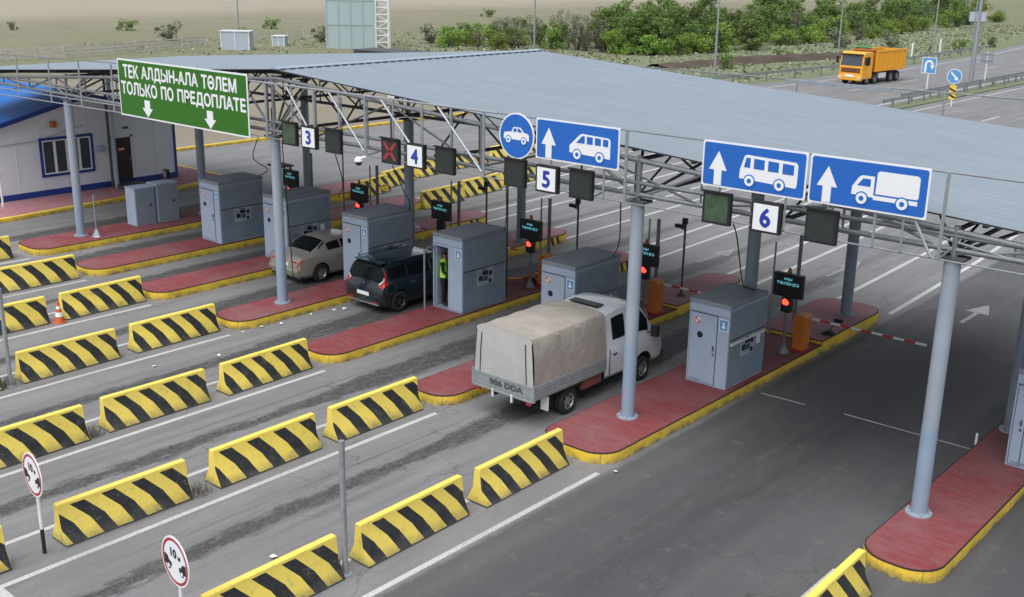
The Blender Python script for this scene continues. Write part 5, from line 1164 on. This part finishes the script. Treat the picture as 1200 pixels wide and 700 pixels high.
# ------------------------------------------------------------------ office building on the left
def office():
    X = -47.8; y0, y1, za, ze = 20.6, 29.6, 4.55, 3.45; ym = (y0+y1)/2
    t = thing('office_building', 'white panelled office with bright blue gabled roof at the left', 'building', (X, ym, .17)); D = 9.0
    g0, g1 = y0-ym, y1-ym; za -= .17; ze -= .17
    def rz(y): return za-(za-ze)*abs(y)/((y1-y0)/2)
    m = MB(); m.prism([(g0+.02, 0), (g1-.02, 0), (g1-.02, ze-.04), (0, za-.04), (g0+.02, ze-.04)], 'x', -D, -.06); m.build('core_wall', 'wall_panel', t)
    # gable wall panels
    n = 8; edges = [g0+(g1-g0)*i/n for i in range(n+1)]
    for i in range(n):
        a, b = edges[i]+.008, edges[i+1]-.008
        pl = [(a, .28), (b, .28), (b, rz(b)-.03)]+([(0, za-.03)] if a < 0 < b else [])+[(a, rz(a)-.03)]
        m = MB(); m.prism(pl, 'x', -.058, 0); m.build('wall_panel', 'wall_panel', t)
        m = MB(); m.box((-.05, b+.001, .28), (.018, b+.015, rz(b)-.05)) ; m.build('joint_strip', 'wall_panel', t)
    for i in range(6):
        a, b = -D+i*D/6+.01, -D+(i+1)*D/6-.01
        for yy in (g0, g1):
            m = MB(); m.box((a, min(yy, yy-.02*np.sign(yy)), .28), (b, max(yy, yy-.02*np.sign(yy)), ze-.05)); m.build('wall_panel', 'wall_panel', t)
    m = MB(); m.box((-.05, g0, 0), (.03, g1, .275)); m.build('plinth', 'blue_trim', t)
    for yy in (g0-.02, g1-.10): m = MB(); m.box((-.06, yy, .0), (.035, yy+.12, ze-.05)); m.build('corner_trim', 'blue_trim', t)
    # roof: two slopes of ribbed sheet, blue verge boards
    for s in (-1, 1):
        m = MB(); e = g1*s*1.06; k = 36; vs = []; L_ = D+.6
        for i in range(k+1):
            x = .28-L_*i/k; h = .035 if i % 2 else 0
            vs += [(x, 0, za+.05+h), (x, e, rz(g1*1.06)+.05+h)]
        m.add(vs, [(2*i, 2*i+1, 2*i+3, 2*i+2) for i in range(k)]); m.build('roof_sheet', 'blue_roof', t)
        m = MB(); m.add([(xx, yy, z) for xx in (.20, .29) for yy, z in ((0, za+.06), (0, za-.14), (e, rz(g1*1.06)-.14), (e, rz(g1*1.06)+.06))], [(0, 1, 2, 3), (4, 7, 6, 5), (0, 3, 7, 4), (1, 5, 6, 2), (0, 4, 5, 1), (3, 2, 6, 7)]); m.build('verge_board', 'blue_trim', t)
        m = MB(); m.add([(xx, yy, z) for xx in (.0, .2) for yy, z in ((0, za+.03), (0, za-.02), (e, rz(g1*1.06)-.02), (e, rz(g1*1.06)+.03))], [(0, 1, 2, 3), (4, 7, 6, 5), (1, 5, 6, 2), (0, 3, 7, 4)]); m.build('soffit', 'wall_panel', t)
    # window
    def W(ya, yb, za_, zb_):
        w = MB(); 
        for (a, b, c, d) in ((ya, yb, zb_-.12, zb_), (ya, yb, za_, za_+.12), (ya, ya+.12, za_+.12, zb_-.12), (yb-.12, yb, za_+.12, zb_-.12)): w.box((.003, a, c), (.05, b, d))
        wo_ = w.build('window', 'blue_trim', t)
        m = MB(); m.box((.002, ya+.12, za_+.12), (.012, yb-.12, zb_-.12)); m.build('pane_backing', 'glass_dark', wo_)
        n = 4; q = (yb-ya-.24)/n
        for i in range(n):
            a = ya+.12+i*q; m = MB()
            for (c0, c1, d0, d1) in ((a, a+.06, za_+.12, zb_-.12), (a+q-.06, a+q, za_+.12, zb_-.12), (a+.06, a+q-.06, za_+.12, za_+.18), (a+.06, a+q-.06, zb_-.18, zb_-.12)): m.box((.013, c0, d0), (.035, c1, d1))
            m.build('sash', 'sign_white', wo_)
            m = MB(); m.box((.0135, a+.06, za_+.18), (.02, a+q-.06, zb_-.18)); m.build('pane', 'glass_blue', wo_)
    W(22.78-ym, 25.32-ym, 1.02-.17, 2.78-.17)
    dy0, dy1 = 26.22-ym, 27.2-ym
    m = MB(); m.box((.003, dy0-.1, .1), (.03, dy0, 2.35)); m.box((.003, dy1, .1), (.03, dy1+.1, 2.35)); m.box((.003, dy0-.1, 2.25), (.03, dy1+.1, 2.4)); m.build('door_frame', 'wall_panel', t)
    m = MB(); m.box((.003, dy0, .22), (.04, dy1, 2.25)); d = m.build('door', 'door_dark', t)
    m = MB(); m.box((.04, dy0+.3, 1.62), (.045, dy0+.66, 1.80)); m.build('door_plate', 'sign_red', d); m = MB(); m.box((.0455, dy0+.34, 1.68), (.047, dy0+.62, 1.74)); m.build('plate_text_bar', 'sign_white', d)
    m = MB(); m.tube((.07, dy1-.1, 1.1), (.07, dy1-.1, 1.3), .015, 6); m.build('handle', 'galv', d)
    m = MB(); m.box((.03, dy0-.15, 0), (1.0, dy1+.15, .17)); m.build('door_step', 'steel_dark', t)
    m = MB(); m.box((.004, 23.35-ym, 3.05), (.22, 23.6-ym, 3.32)); m.build('alarm_lamp', 'dump_rust', t, bevel=.03)
    m = MB(); m.box((.004, 25.5-ym, 1.7), (.2, 25.8-ym, 2.0)); m.build('meter_box', 'grey_paint', t, bevel=.02)
    m = MB(); m.box((.004, 26.9-ym, 2.65), (.12, 27.1-ym, 2.75)); m.build('door_light', 'steel_dark', t)
    m = MB(); m.path([(.03, g0+.1, 2.45), (.03, g0+2, 2.5), (.03, 24.9-ym, 3.0)], .02, 5); m.build('wall_cable', 'grey_paint', t)
    m = MB(); m.tube((.25, 26.0-ym, 0), (.25, 26.0-ym, 5.4), .06, 8); m.build('drain_pipe', 'steel_dark', t)
    m = MB(); m.tube((.42, 26.12-ym, 0), (.42, 26.12-ym, 5.4), .10, 10); m.build('drain_pipe', 'grey_paint', t)
office()
m = MB(); m.tube((0, 0, 0), (0, 0, 1.6), .05, 8); m.box((-.1, -.1, 1.6), (.1, .1, 1.66)); tag(m.build('bollard', 'white_paint', loc=(-46.9, 20.5, .18)), 'pale post at the left corner of the white office', 'post')
# dark covered stall and storage seen through the canopy truss
def stall(x, y, w, d, h, mt, lab, nm='storage_container'):
    t = thing(nm, lab, 'container', (x, y, -.1), R(8))
    m = MB(); m.box((-w/2, -d/2, 0), (w/2, d/2, h)); m.build('body', mt, t, bevel=.04)
    for i in range(int(w/.5)):
        m = MB(); m.box((-w/2+.2+i*.5, -d/2-.04, .1), (-w/2+.38+i*.5, -d/2, h-.15)); m.build('corrugation', mt, t)
    m = MB(); m.box((-w/2-.08, -d/2-.1, h), (w/2+.08, d/2+.1, h+.1)); m.build('lid', mt, t)
stall(-78, 72, 7, 3, 2.6, 'steel_dark', 'dark storage container seen through the canopy truss')
stall(-66, 63, 3.2, 2.4, 2.3, 'white_paint', 'small white container seen through the canopy truss')
# ------------------------------------------------------------------ far left: fence, sheds, tower
FP = [(-119.5, 44.0), (-118.2, 54), (-117.6, 60), (-119, 66.5), (-121.5, 74), (-124.4, 82.4), (-127, 92), (-129, 102), (-130, 114), (-131, 126)]
t = thing('rail_fence', 'long pale rail fence with posts along the field, upper left', 'fence', (FP[0][0], FP[0][1], -.12)); bx, by = FP[0]
for i in range(len(FP)-1):
    a, b = Vector((FP[i][0]-bx, FP[i][1]-by, 0)), Vector((FP[i+1][0]-bx, FP[i+1][1]-by, 0)); q = 2 if i < 5 else 3
    for k in range(q):
        p = a.lerp(b, k/q); m = MB(); m.box((p.x-.08, p.y-.08, 0), (p.x+.08, p.y+.08, 1.35 if i < 5 else 1.2)); m.build('post', 'wood_grey', t)
        e = a.lerp(b, (k+1)/q)
        for z in ((.35, .75, 1.15) if i < 5 else (.6, 1.05)):
            d = (e-p).normalized(); nrm = Vector((-d.y, d.x, 0))*.03; m = MB(); hh = .10 if i < 5 else .04
            m.add([p+nrm+Vector((0, 0, z-hh)), e+nrm+Vector((0, 0, z-hh)), e+nrm+Vector((0, 0, z+hh)), p+nrm+Vector((0, 0, z+hh)), p-nrm+Vector((0, 0, z-hh)), e-nrm+Vector((0, 0, z-hh)), e-nrm+Vector((0, 0, z+hh)), p-nrm+Vector((0, 0, z+hh))], [(0, 1, 2, 3), (4, 7, 6, 5), (3, 2, 6, 7), (0, 4, 5, 1)]); m.build('rail', 'wood_grey', t)
for x, y, w, h, l in ((-117.3, 82.3, 3.6, 2.2, 'pale blue-grey shed beyond the canopy ridge, left of the lattice tower'), (-119.5, 90.5, 1.6, 1.2, 'small pale blue box beside the shed')):
    t = thing('metal_shed', l, 'shed', (x, y, -.12), R(38))
    m = MB(); m.box((-w/2, -.9, 0), (w/2, .9, h)); m.build('body', 'shed_blue', t)
    for s in (-1, 0, 1): m = MB(); m.box((s*w/2*.97-.06, -.95, 0), (s*w/2*.97+.06, -.9, h+.03)); m.build('corner_post', 'tower_white', t)
    m = MB(); m.box((-w/2-.1, -1, h), (w/2+.1, 1, h+.1)); m.build('roof', 'tower_white', t)
# tower: pale sheeted box with white lattice ladder side
t = thing('sheeted_tower', 'tall pale blue sheeted tower with white lattice corner at the top of the picture', 'tower', (-107.5, 96.2, -.12), R(41)); TW, TH = 6.1, 12
nP = 4
for i in range(nP):
    a, b = -TW+i*TW/nP, -TW+(i+1)*TW/nP
    for j in range(4):
        m = MB(); m.box((a+.03, -.03, j*TH/4+.03), (b-.03, .03, (j+1)*TH/4-.03)); m.build('sheet', 'tower_sheet', t)
        m = MB(); m.box((a+.03, 4.0, j*TH/4+.03), (b-.03, 4.06, (j+1)*TH/4-.03)); m.build('sheet', 'tower_sheet', t)
for i in range(nP+1): m = MB(); m.box((-TW+i*TW/nP-.09, -.12, 0), (-TW+i*TW/nP+.09, .1, TH)); m.build('mullion', 'tower_sheet', t)
for j in range(5): m = MB(); m.box((-TW, -.1, j*TH/4-.06), (0, .08, j*TH/4+.06)); m.build('transom', 'tower_sheet', t)
for x, y in ((.15, 0), (1.75, 0), (.15, 1.6), (1.75, 1.6)): m = MB(); m.box((x-.10, y-.10, 0), (x+.10, y+.10, TH)); m.build('mast', 'tower_white', t)
for j in range(14):
    z = j*.86
    for y in (0, 1.6):
        m = MB(); m.tube((.15, y, z), (1.75, y, z), .06, 5); m.build('rung', 'tower_white', t)
        m = MB(); m.tube((.15 if j % 2 else 1.75, y, z), (1.75 if j % 2 else .15, y, z+.86), .05, 5); m.build('lattice', 'tower_white', t)
# ------------------------------------------------------------------ highway furniture
def guardrail(pts, label, step=2.5):
    x0, y0 = pts[0]; t = thing('guardrail', label, 'guardrail', (x0, y0, 0)); P_ = [Vector((x-x0, y-y0, 0)) for x, y in pts]
    for i in range(len(P_)-1):
        a, b = P_[i], P_[i+1]; L_ = (b-a).length; d = (b-a)/L_; nrm = Vector((-d.y, d.x, 0)); n = max(1, int(L_/step))
        m = MB(); prf = [(.03, .55), (.09, .60), (.03, .68), (.09, .76), (.03, .82), (.0, .82), (.0, .55)]
        vs = [p+nrm*q+Vector((0, 0, z)) for p in (a, b) for q, z in prf]; k = len(prf)
        m.add(vs, [(j, (j+1) % k, k+(j+1) % k, k+j) for j in range(k)]); m.build('beam', 'galv', t)
        for j in range(n): p = a+d*(j+.5)*L_/n-nrm*.06; m = MB(); m.box((p.x-.06, p.y-.06, -.1), (p.x+.06, p.y+.06, .85)); m.build('post', 'steel', t)
guardrail([(-54.0, 90), (-54.0, 97), (-52.6, 112), (-52.0, 130), (-53.0, 152), (-53.6, 160)], 'steel guardrail along the grass verge behind the dump truck', 4)
guardrail([(-35.3, 84.6), (-35.5, 98), (-35.4, 118), (-35.6, 135)], 'nearer steel guardrail of the highway median', 3)
guardrail([(-36.1, 90), (-36.0, 118), (-36.3, 140)], 'farther parallel guardrail of the highway median', 4)
def lamp_post(x, y, label, h=10.5, r=.09, z=-.12, arm=1):
    t = thing('lamp_post', label, 'lamp post', (x, y, z), group='tall lamp posts')
    m = MB(); m.tube((0, 0, 0), (0, 0, h), r*1.5, 8, r*.8); m.build('mast', 'galv', t, smooth=50)
    m = MB(); m.path([(0, 0, h-.05), (.5*arm, 0, h+.4), (1.6*arm, 0, h+.6)], .05, 6); m.build('arm', 'galv', t, smooth=60)
    m = MB(); m.box((min(1.5*arm, 2.3*arm), -.15, h+.52), (max(1.5*arm, 2.3*arm), .15, h+.66)); m.build('lantern', 'steel', t, bevel=.03)
lamp_post(-57.9, 96.6, 'tall lamp post in front of the tree belt, left of the dump truck'); lamp_post(-68.4, 146.5, 'lamp post rising behind the dump truck cab'); lamp_post(-58.5, 154.8, 'lamp post right of the dump truck, beyond the guardrail')
lamp_post(-37.75, 110.6, 'thick lamp post on the highway median', 12, .16, 0); lamp_post(-92.1, 109.4, 'lamp post rising behind the canopy ridge end'); lamp_post(-137.3, 96.7, 'lamp post above the pale shed, upper left', 11, .08); lamp_post(-62, 180, 'lamp post behind the far blue road sign')
# road signs on the median
def small_sign(x, y, label, kind, h):
    t = thing('road_sign', label, 'road sign', (x, y, 0))
    m = MB(); m.tube((0, 0, 0), (0, 0, h), .06, 8); m.build('post', 'white_paint', t)
    if kind == 'uturn':
        m = MB(); m.box((-.62, -.08, h-1.3), (.62, -.05, h+.05)); m.build('plate', 'sign_white', t); m = MB(); m.box((-.57, -.085, h-1.25), (.57, -.081, h)); m.build('face', 'sign_blue2', t)
        m = MB(); o_ = arcpts(0, h-.55, .38, 0, 180, 10); i_ = arcpts(0, h-.55, .20, 180, 0, 10); m.prism(o_+i_, 'y', -.095, -.086); m.prism([(-.38, h-1.25), (-.20, h-1.25), (-.20, h-.55), (-.38, h-.55)], 'y', -.095, -.086); m.prism([(.29, h-1.0), (.48, h-.6), (.10, h-.6)], 'y', -.095, -.086); m.build('arrow', 'sign_white', t)
    elif kind == 'keep':
        m = MB(); m.prism(circ(0, h-.5, .6, 24), 'y', -.08, -.05); m.build('plate', 'sign_white', t); m = MB(); m.prism(circ(0, h-.5, .55, 24), 'y', -.085, -.081); m.build('face', 'sign_blue2', t)
        m = MB(); m.prism([(-.33, h-.24), (-.24, h-.15), (.20, h-.58), (.28, h-.50), (.32, h-.82), (.0, h-.78), (.10, h-.68)][::-1], 'y', -.095, -.086); m.build('arrow', 'sign_white', t)
        m = MB(); m.box((-.26, -.09, .55), (.26, -.06, h-1.2)); pl = m.build('chevron_plate', 'kerb_yellow', t)
        for i in range(2):
            z = .60+i*.5; m = MB(); m.prism([(-.25, z+.25), (.25, z), (.25, z+.16), (-.25, z+.41)], 'y', -.096, -.0905); m.build('chevron', 'black', pl)
    else:
        m = MB(); m.box((-.6, -.05, h-1.2), (.6, -.02, h)); m.build('plate', 'galv', t)
        for z in (h-.3, h-.9): m = MB(); m.box((-.55, -.08, z-.04), (.55, -.051, z+.04)); m.build('brace', 'steel', t)
small_sign(-36.4, 96, 'square blue U-turn sign on a white post on the median', 'uturn', 3.4); small_sign(-32.6, 91.7, 'round blue arrow sign above a yellow-black chevron plate at the median nose', 'keep', 2.9); small_sign(-36, 109.2, 'square grey sign seen from the back on the median', 'back', 3.4)
t = thing('road_sign', 'wide pale blue sign on two posts beside the highway, upper right', 'road sign', (-67.5, 197, -.1), R(20)); t.scale = (.55, 1, .8)
for x in (-1.6, 1.6): m = MB(); m.tube((x, 0, 0), (x, 0, 5), .12, 8); m.build('post', 'galv', t)
m = MB(); m.box((-2.4, -.15, 3.2), (2.4, -.12, 5.2)); m.build('plate', 'shed_blue', t); m = MB(); m.box((-2.25, -.16, 3.35), (2.25, -.151, 5.05)); m.build('face', 'shed_blue', t)
for x, y, l in ((-55.5, 140, 'white marker post on the verge right of the dump truck'), (-56.5, 152, 'second white marker post farther along the verge')):
    t = thing('marker_post', l, 'marker post', (x, y, -.12)); m = MB(); m.tube((0, 0, 0), (0, 0, 1.9), .12, 8); m.build('shaft', 'sign_white', t); m = MB(); m.lathe([(.12, 1.9), (.13, 1.95), (.02, 2.0)], n=8); m.build('cap', 'white_paint', t)
# ridge of dark soil by the tree belt
rr = random.Random(5); m = MB(); nn = 40; vs = []; k = 9
for i in range(nn+1):
    u = i/nn; cx, cy = -69+u*8, 103+u*38; w = 1.7+rr.uniform(-.3, .4); h = .75*math.sin(math.pi*min(1, max(0, .06+u*.9)))**.4
    for j in range(k):
        s = j/(k-1)*2-1; vs.append((cx+s*w, cy-s*w*.25, -.16+max(0, h*(1-s*s)+rr.uniform(-.10, .12)*(1-s*s))))
m.add(vs, [(i*k+j, i*k+j+1, (i+1)*k+j+1, (i+1)*k+j) for i in range(nn) for j in range(k-1)]); struct(m.build('soil_bank', 'soil', smooth=60))
# ------------------------------------------------------------------ trees, bushes, grass
def crown_mesh(name, seed, h, r, n, mt, leaf=.22, low=.12, clumps=16, lean=0):
    rg = np.random.default_rng(seed); cl = []
    for i in range(clumps):
        u = (i+.5)/clumps; z = h*(low+(1-low)*u*rg.uniform(.85, 1.0)); rad = r*math.sin(math.pi*min(.96, .18+.74*(z/h)))**.7
        a = rg.uniform(0, 6.28); q = rad*rg.uniform(.25, .95); cl.append((q*math.cos(a)*rg.uniform(.8, 1.3)+lean*z, q*math.sin(a)*rg.uniform(.8, 1.3), z*rg.uniform(.85, 1.12), r*rg.uniform(.18, .5)))
    per = n//clumps; cs = []
    for x, y, z, cr in cl:
        d = rg.normal(size=(per, 3)); d /= np.linalg.norm(d, axis=1)[:, None]; rad = cr*rg.uniform(.35, 1.05, per)**.6
        cs.append(np.array([x, y, z])+d*rad[:, None]*np.array([1, 1, .85]))
    c = np.concatenate(cs); c[:, 2] = np.maximum(c[:, 2], .08); N_ = len(c)
    a = rg.normal(size=(N_, 3)); a /= np.linalg.norm(a, axis=1)[:, None]; b = np.cross(a, rg.normal(size=(N_, 3))); b /= np.linalg.norm(b, axis=1)[:, None]
    s = leaf*rg.uniform(.55, 1.25, N_)[:, None]
    V = np.stack([c-a*s*.5, c+b*s*.32, c+a*s*.5, c-b*s*.32], 1).reshape(-1, 3)
    me = bpy.data.meshes.new(name); me.vertices.add(N_*4); me.loops.add(N_*4); me.polygons.add(N_)
    me.vertices.foreach_set('co', V.ravel()); me.loops.foreach_set('vertex_index', np.arange(N_*4)); me.polygons.foreach_set('loop_start', np.arange(N_)*4); me.polygons.foreach_set('loop_total', np.full(N_, 4)); me.update(); me.validate()
    me.materials.append(M[mt]); return me, cl
def trunk_mesh(name, cl, h, seed, stems=3, r=.11):
    rg = random.Random(seed); m = MB(); tops = rg.sample(cl, min(len(cl), stems*4))
    for i, (x, y, z, cr) in enumerate(tops):
        bx, by = rg.uniform(-.15, .15)*stems*.4, rg.uniform(-.15, .15)*stems*.4
        m.tube((bx, by, -.1), (bx+(x-bx)*.35, by+(y-by)*.35, z*.5), r*(1 if i < stems else .5), 6, r*.55*(1 if i < stems else .5)); m.tube((bx+(x-bx)*.35, by+(y-by)*.35, z*.5), (x, y, z), r*.5, 5, r*.15)
    return m.mesh(name, 'bark', 60)
KIND = []
for i, (h, r, n, mt, leaf, low, cl, st) in enumerate([(6.0, 2.1, 3400, 'leaf_green', .26, .10, 22, 4), (5.0, 1.9, 3000, 'leaf_green', .25, .08, 20, 4), (7.0, 2.4, 3800, 'leaf_green', .28, .14, 24, 3), (3.4, 2.2, 3000, 'leaf_bright', .24, .10, 20, 5), (2.6, 1.9, 2400, 'leaf_bright', .22, .08, 16, 5), (4.8, 1.6, 1000, 'leaf_grey', .20, .18, 16, 6), (1.5, 1.1, 900, 'leaf_grey', .16, .12, 10, 5), (1.4, 1.2, 900, 'leaf_green', .16, .12, 10, 4)]):
    cm, cls = crown_mesh('crown', 100+i, h, r, n, mt, leaf, low, cl); KIND.append((cm, trunk_mesh('trunk', cls, h, i, st, .10 if h > 2 else .04)))
TN = ['tree', 'tree', 'tree', 'shrub', 'shrub', 'tree', 'bush', 'bush']
TL = ['dark green bushy tree in the tree belt behind the canopy', 'mid-height green tree in the tree belt behind the canopy', 'tall full green tree in the tree belt behind the highway', 'bright yellow-green shrub at the front edge of the tree belt', 'low bright green shrub at the front edge of the tree belt', 'thin greyish bare-twigged tree in the tree belt']
TG = ['bushy trees of the belt', 'middling trees of the belt', 'tall trees of the belt', 'bright shrubs of the belt', 'low bright shrubs of the belt', 'thin grey trees of the belt']
tr = random.Random(21)
def plant(k, x, y, s, label=None, group=None):
    nm = {'tree': 'deciduous_tree', 'shrub': 'shrub', 'bush': 'bush'}[TN[k]]
    t = thing(nm, label or TL[k], TN[k], (x, y, -.12), tr.uniform(0, 6.28), group or (TG[k] if label is None else None)); t.scale = (s*tr.uniform(.85, 1.3), s*tr.uniform(.85, 1.3), s*tr.uniform(.8, 1.15))
    put('crown', KIND[k][0], t); put('trunk', KIND[k][1], t)
BELT = [(-107, 108.5), (-100, 112.5), (-94, 115), (-88, 117), (-82, 115), (-78.5, 119), (-78, 127), (-77.5, 135), (-79.5, 145), (-78, 155), (-76.5, 166), (-79, 182), (-81, 200), (-83, 222), (-85, 246), (-88, 275)]
def belt(u):
    i = min(int(u*(len(BELT)-1)), len(BELT)-2); f = u*(len(BELT)-1)-i; return Vector(BELT[i]).lerp(Vector(BELT[i+1]), f), (Vector(BELT[i+1])-Vector(BELT[i])).normalized()
for row, n in ((0, 50), (1, 46), (2, 42), (3, 34)):
    for i in range(n):
        u = (i+tr.uniform(.1, .9))/n; p, d = belt(u); nr = Vector((-d.y, d.x)); off = row*4.2+tr.uniform(-1.2, 1.5); x, y = p.x+nr.x*off, p.y+nr.y*off
        if row == 0: k = tr.choices([3, 4, 1, 5], [4, 3, 2, 1])[0]
        elif row == 1: k = tr.choices([0, 1, 3, 5], [4, 3, 2, 2])[0]
        else: k = tr.choices([0, 1, 2, 5], [4, 2, 5, 1])[0]
        if u < .2: k = tr.choice([1, 5, 5, 3, 4]) ; sc = tr.uniform(.55, .9)
        else: sc = tr.uniform(.66, .95)*(1+.35*max(0, u-.3))
        plant(k, x, y, sc)
LONE = [(-104, 106, 3, .62, 'yellow-green shrub left of the lamp post behind the canopy ridge'), (-101, 108.5, 5, .55, 'greyish shrub next to the yellow-green shrub behind the canopy ridge'), (-97, 108, 3, .55, 'second yellow-green shrub behind the canopy ridge'), (-110.9, 109.6, 6, 1.5, 'grey-green bush right of the lattice tower'),
        (-135, 84.2, 6, 1.7, 'tallest grey-green bush in the field behind the rail fence'), (-158.4, 91, 7, 1.3, 'dark round bush alone in the pale field, upper left'), (-131.5, 93, 6, 1.2, 'bush left of the pale shed roof'), (-150.4, 112.1, 7, 1.2, 'dark bush right of the upper left lamp post'), (-122, 99.8, 6, 1.4, 'bush left of the sheeted tower'), (-119, 102.5, 6, 1.2, 'bush touching the left side of the sheeted tower'),
        (-129.2, 145.6, 7, 1.0, 'small dark bush in the field above the ridge'), (-160, 175, 7, 1.4, 'dark bush in the far field, top centre'), (-112, 125, 6, 1.6, 'grey bush in the field between tower and tree belt'), (-168, 78, 7, .8, 'tiny dark bush near the upper left corner'),
        (-63.5, 108, 7, 1.1, 'small dark bush on the verge beside the soil bank'), (-66, 126, 7, 1.0, 'small bush on the verge before the tree belt'), (-70, 150, 6, 1.5, 'grey-green bush on the verge above the dump truck'), (-66, 158, 6, 1.3, 'grey-green bush on the verge behind the dump truck body'), (-58, 163, 7, 1.2, 'dark bush right of the white marker post'), (-56.5, 172, 7, 1.1, 'dark bush by the thick median lamp post')]
for x, y, k, s, l in LONE: plant(k, x, y, s, l)
# grass tufts on the verge and the near field: uncountable
rg = np.random.default_rng(9); N_ = 15000
xs = rg.uniform(-104, -51.5, N_); ys = rg.uniform(88, 250, N_); keep = (xs > -78-(ys-110)*.02) | (ys < 113); keep &= xs < -54.5-np.maximum(0, (ys-160))*.2; xs, ys = xs[keep], ys[keep]
x2 = rg.uniform(-135, -92, 2500); y2 = rg.uniform(70, 190, 2500); xs = np.concatenate([xs, x2]); ys = np.concatenate([ys, y2]); N_ = len(xs)
cl = rg.uniform(0, 1, N_); h = rg.uniform(.06, .26, N_)*(.5+cl); w = rg.uniform(.08, .28, N_); an = rg.uniform(0, 3.14, N_); dx, dy = np.cos(an)*w, np.sin(an)*w
z0 = np.full(N_, -.13); lx, ly = rg.normal(0, .12, N_), rg.normal(0, .12, N_)
V = np.stack([np.stack([xs-dx, ys-dy, z0], 1), np.stack([xs+dx, ys+dy, z0], 1), np.stack([xs+dx*.5+lx, ys+dy*.5+ly, z0+h], 1), np.stack([xs-dx*.7+lx, ys-dy*.7+ly, z0+h*.8], 1)], 1).reshape(-1, 3)
me = bpy.data.meshes.new('grass'); me.vertices.add(N_*4); me.loops.add(N_*4); me.polygons.add(N_); me.vertices.foreach_set('co', V.ravel()); me.loops.foreach_set('vertex_index', np.arange(N_*4)); me.polygons.foreach_set('loop_start', np.arange(N_)*4); me.polygons.foreach_set('loop_total', np.full(N_, 4)); me.update(); me.validate()
me.materials.append(M['grass_blade']); stuff(put('grass', me), 'grass tufts covering the verge and the pale field', 'grass')
bpy.context.view_layer.update()
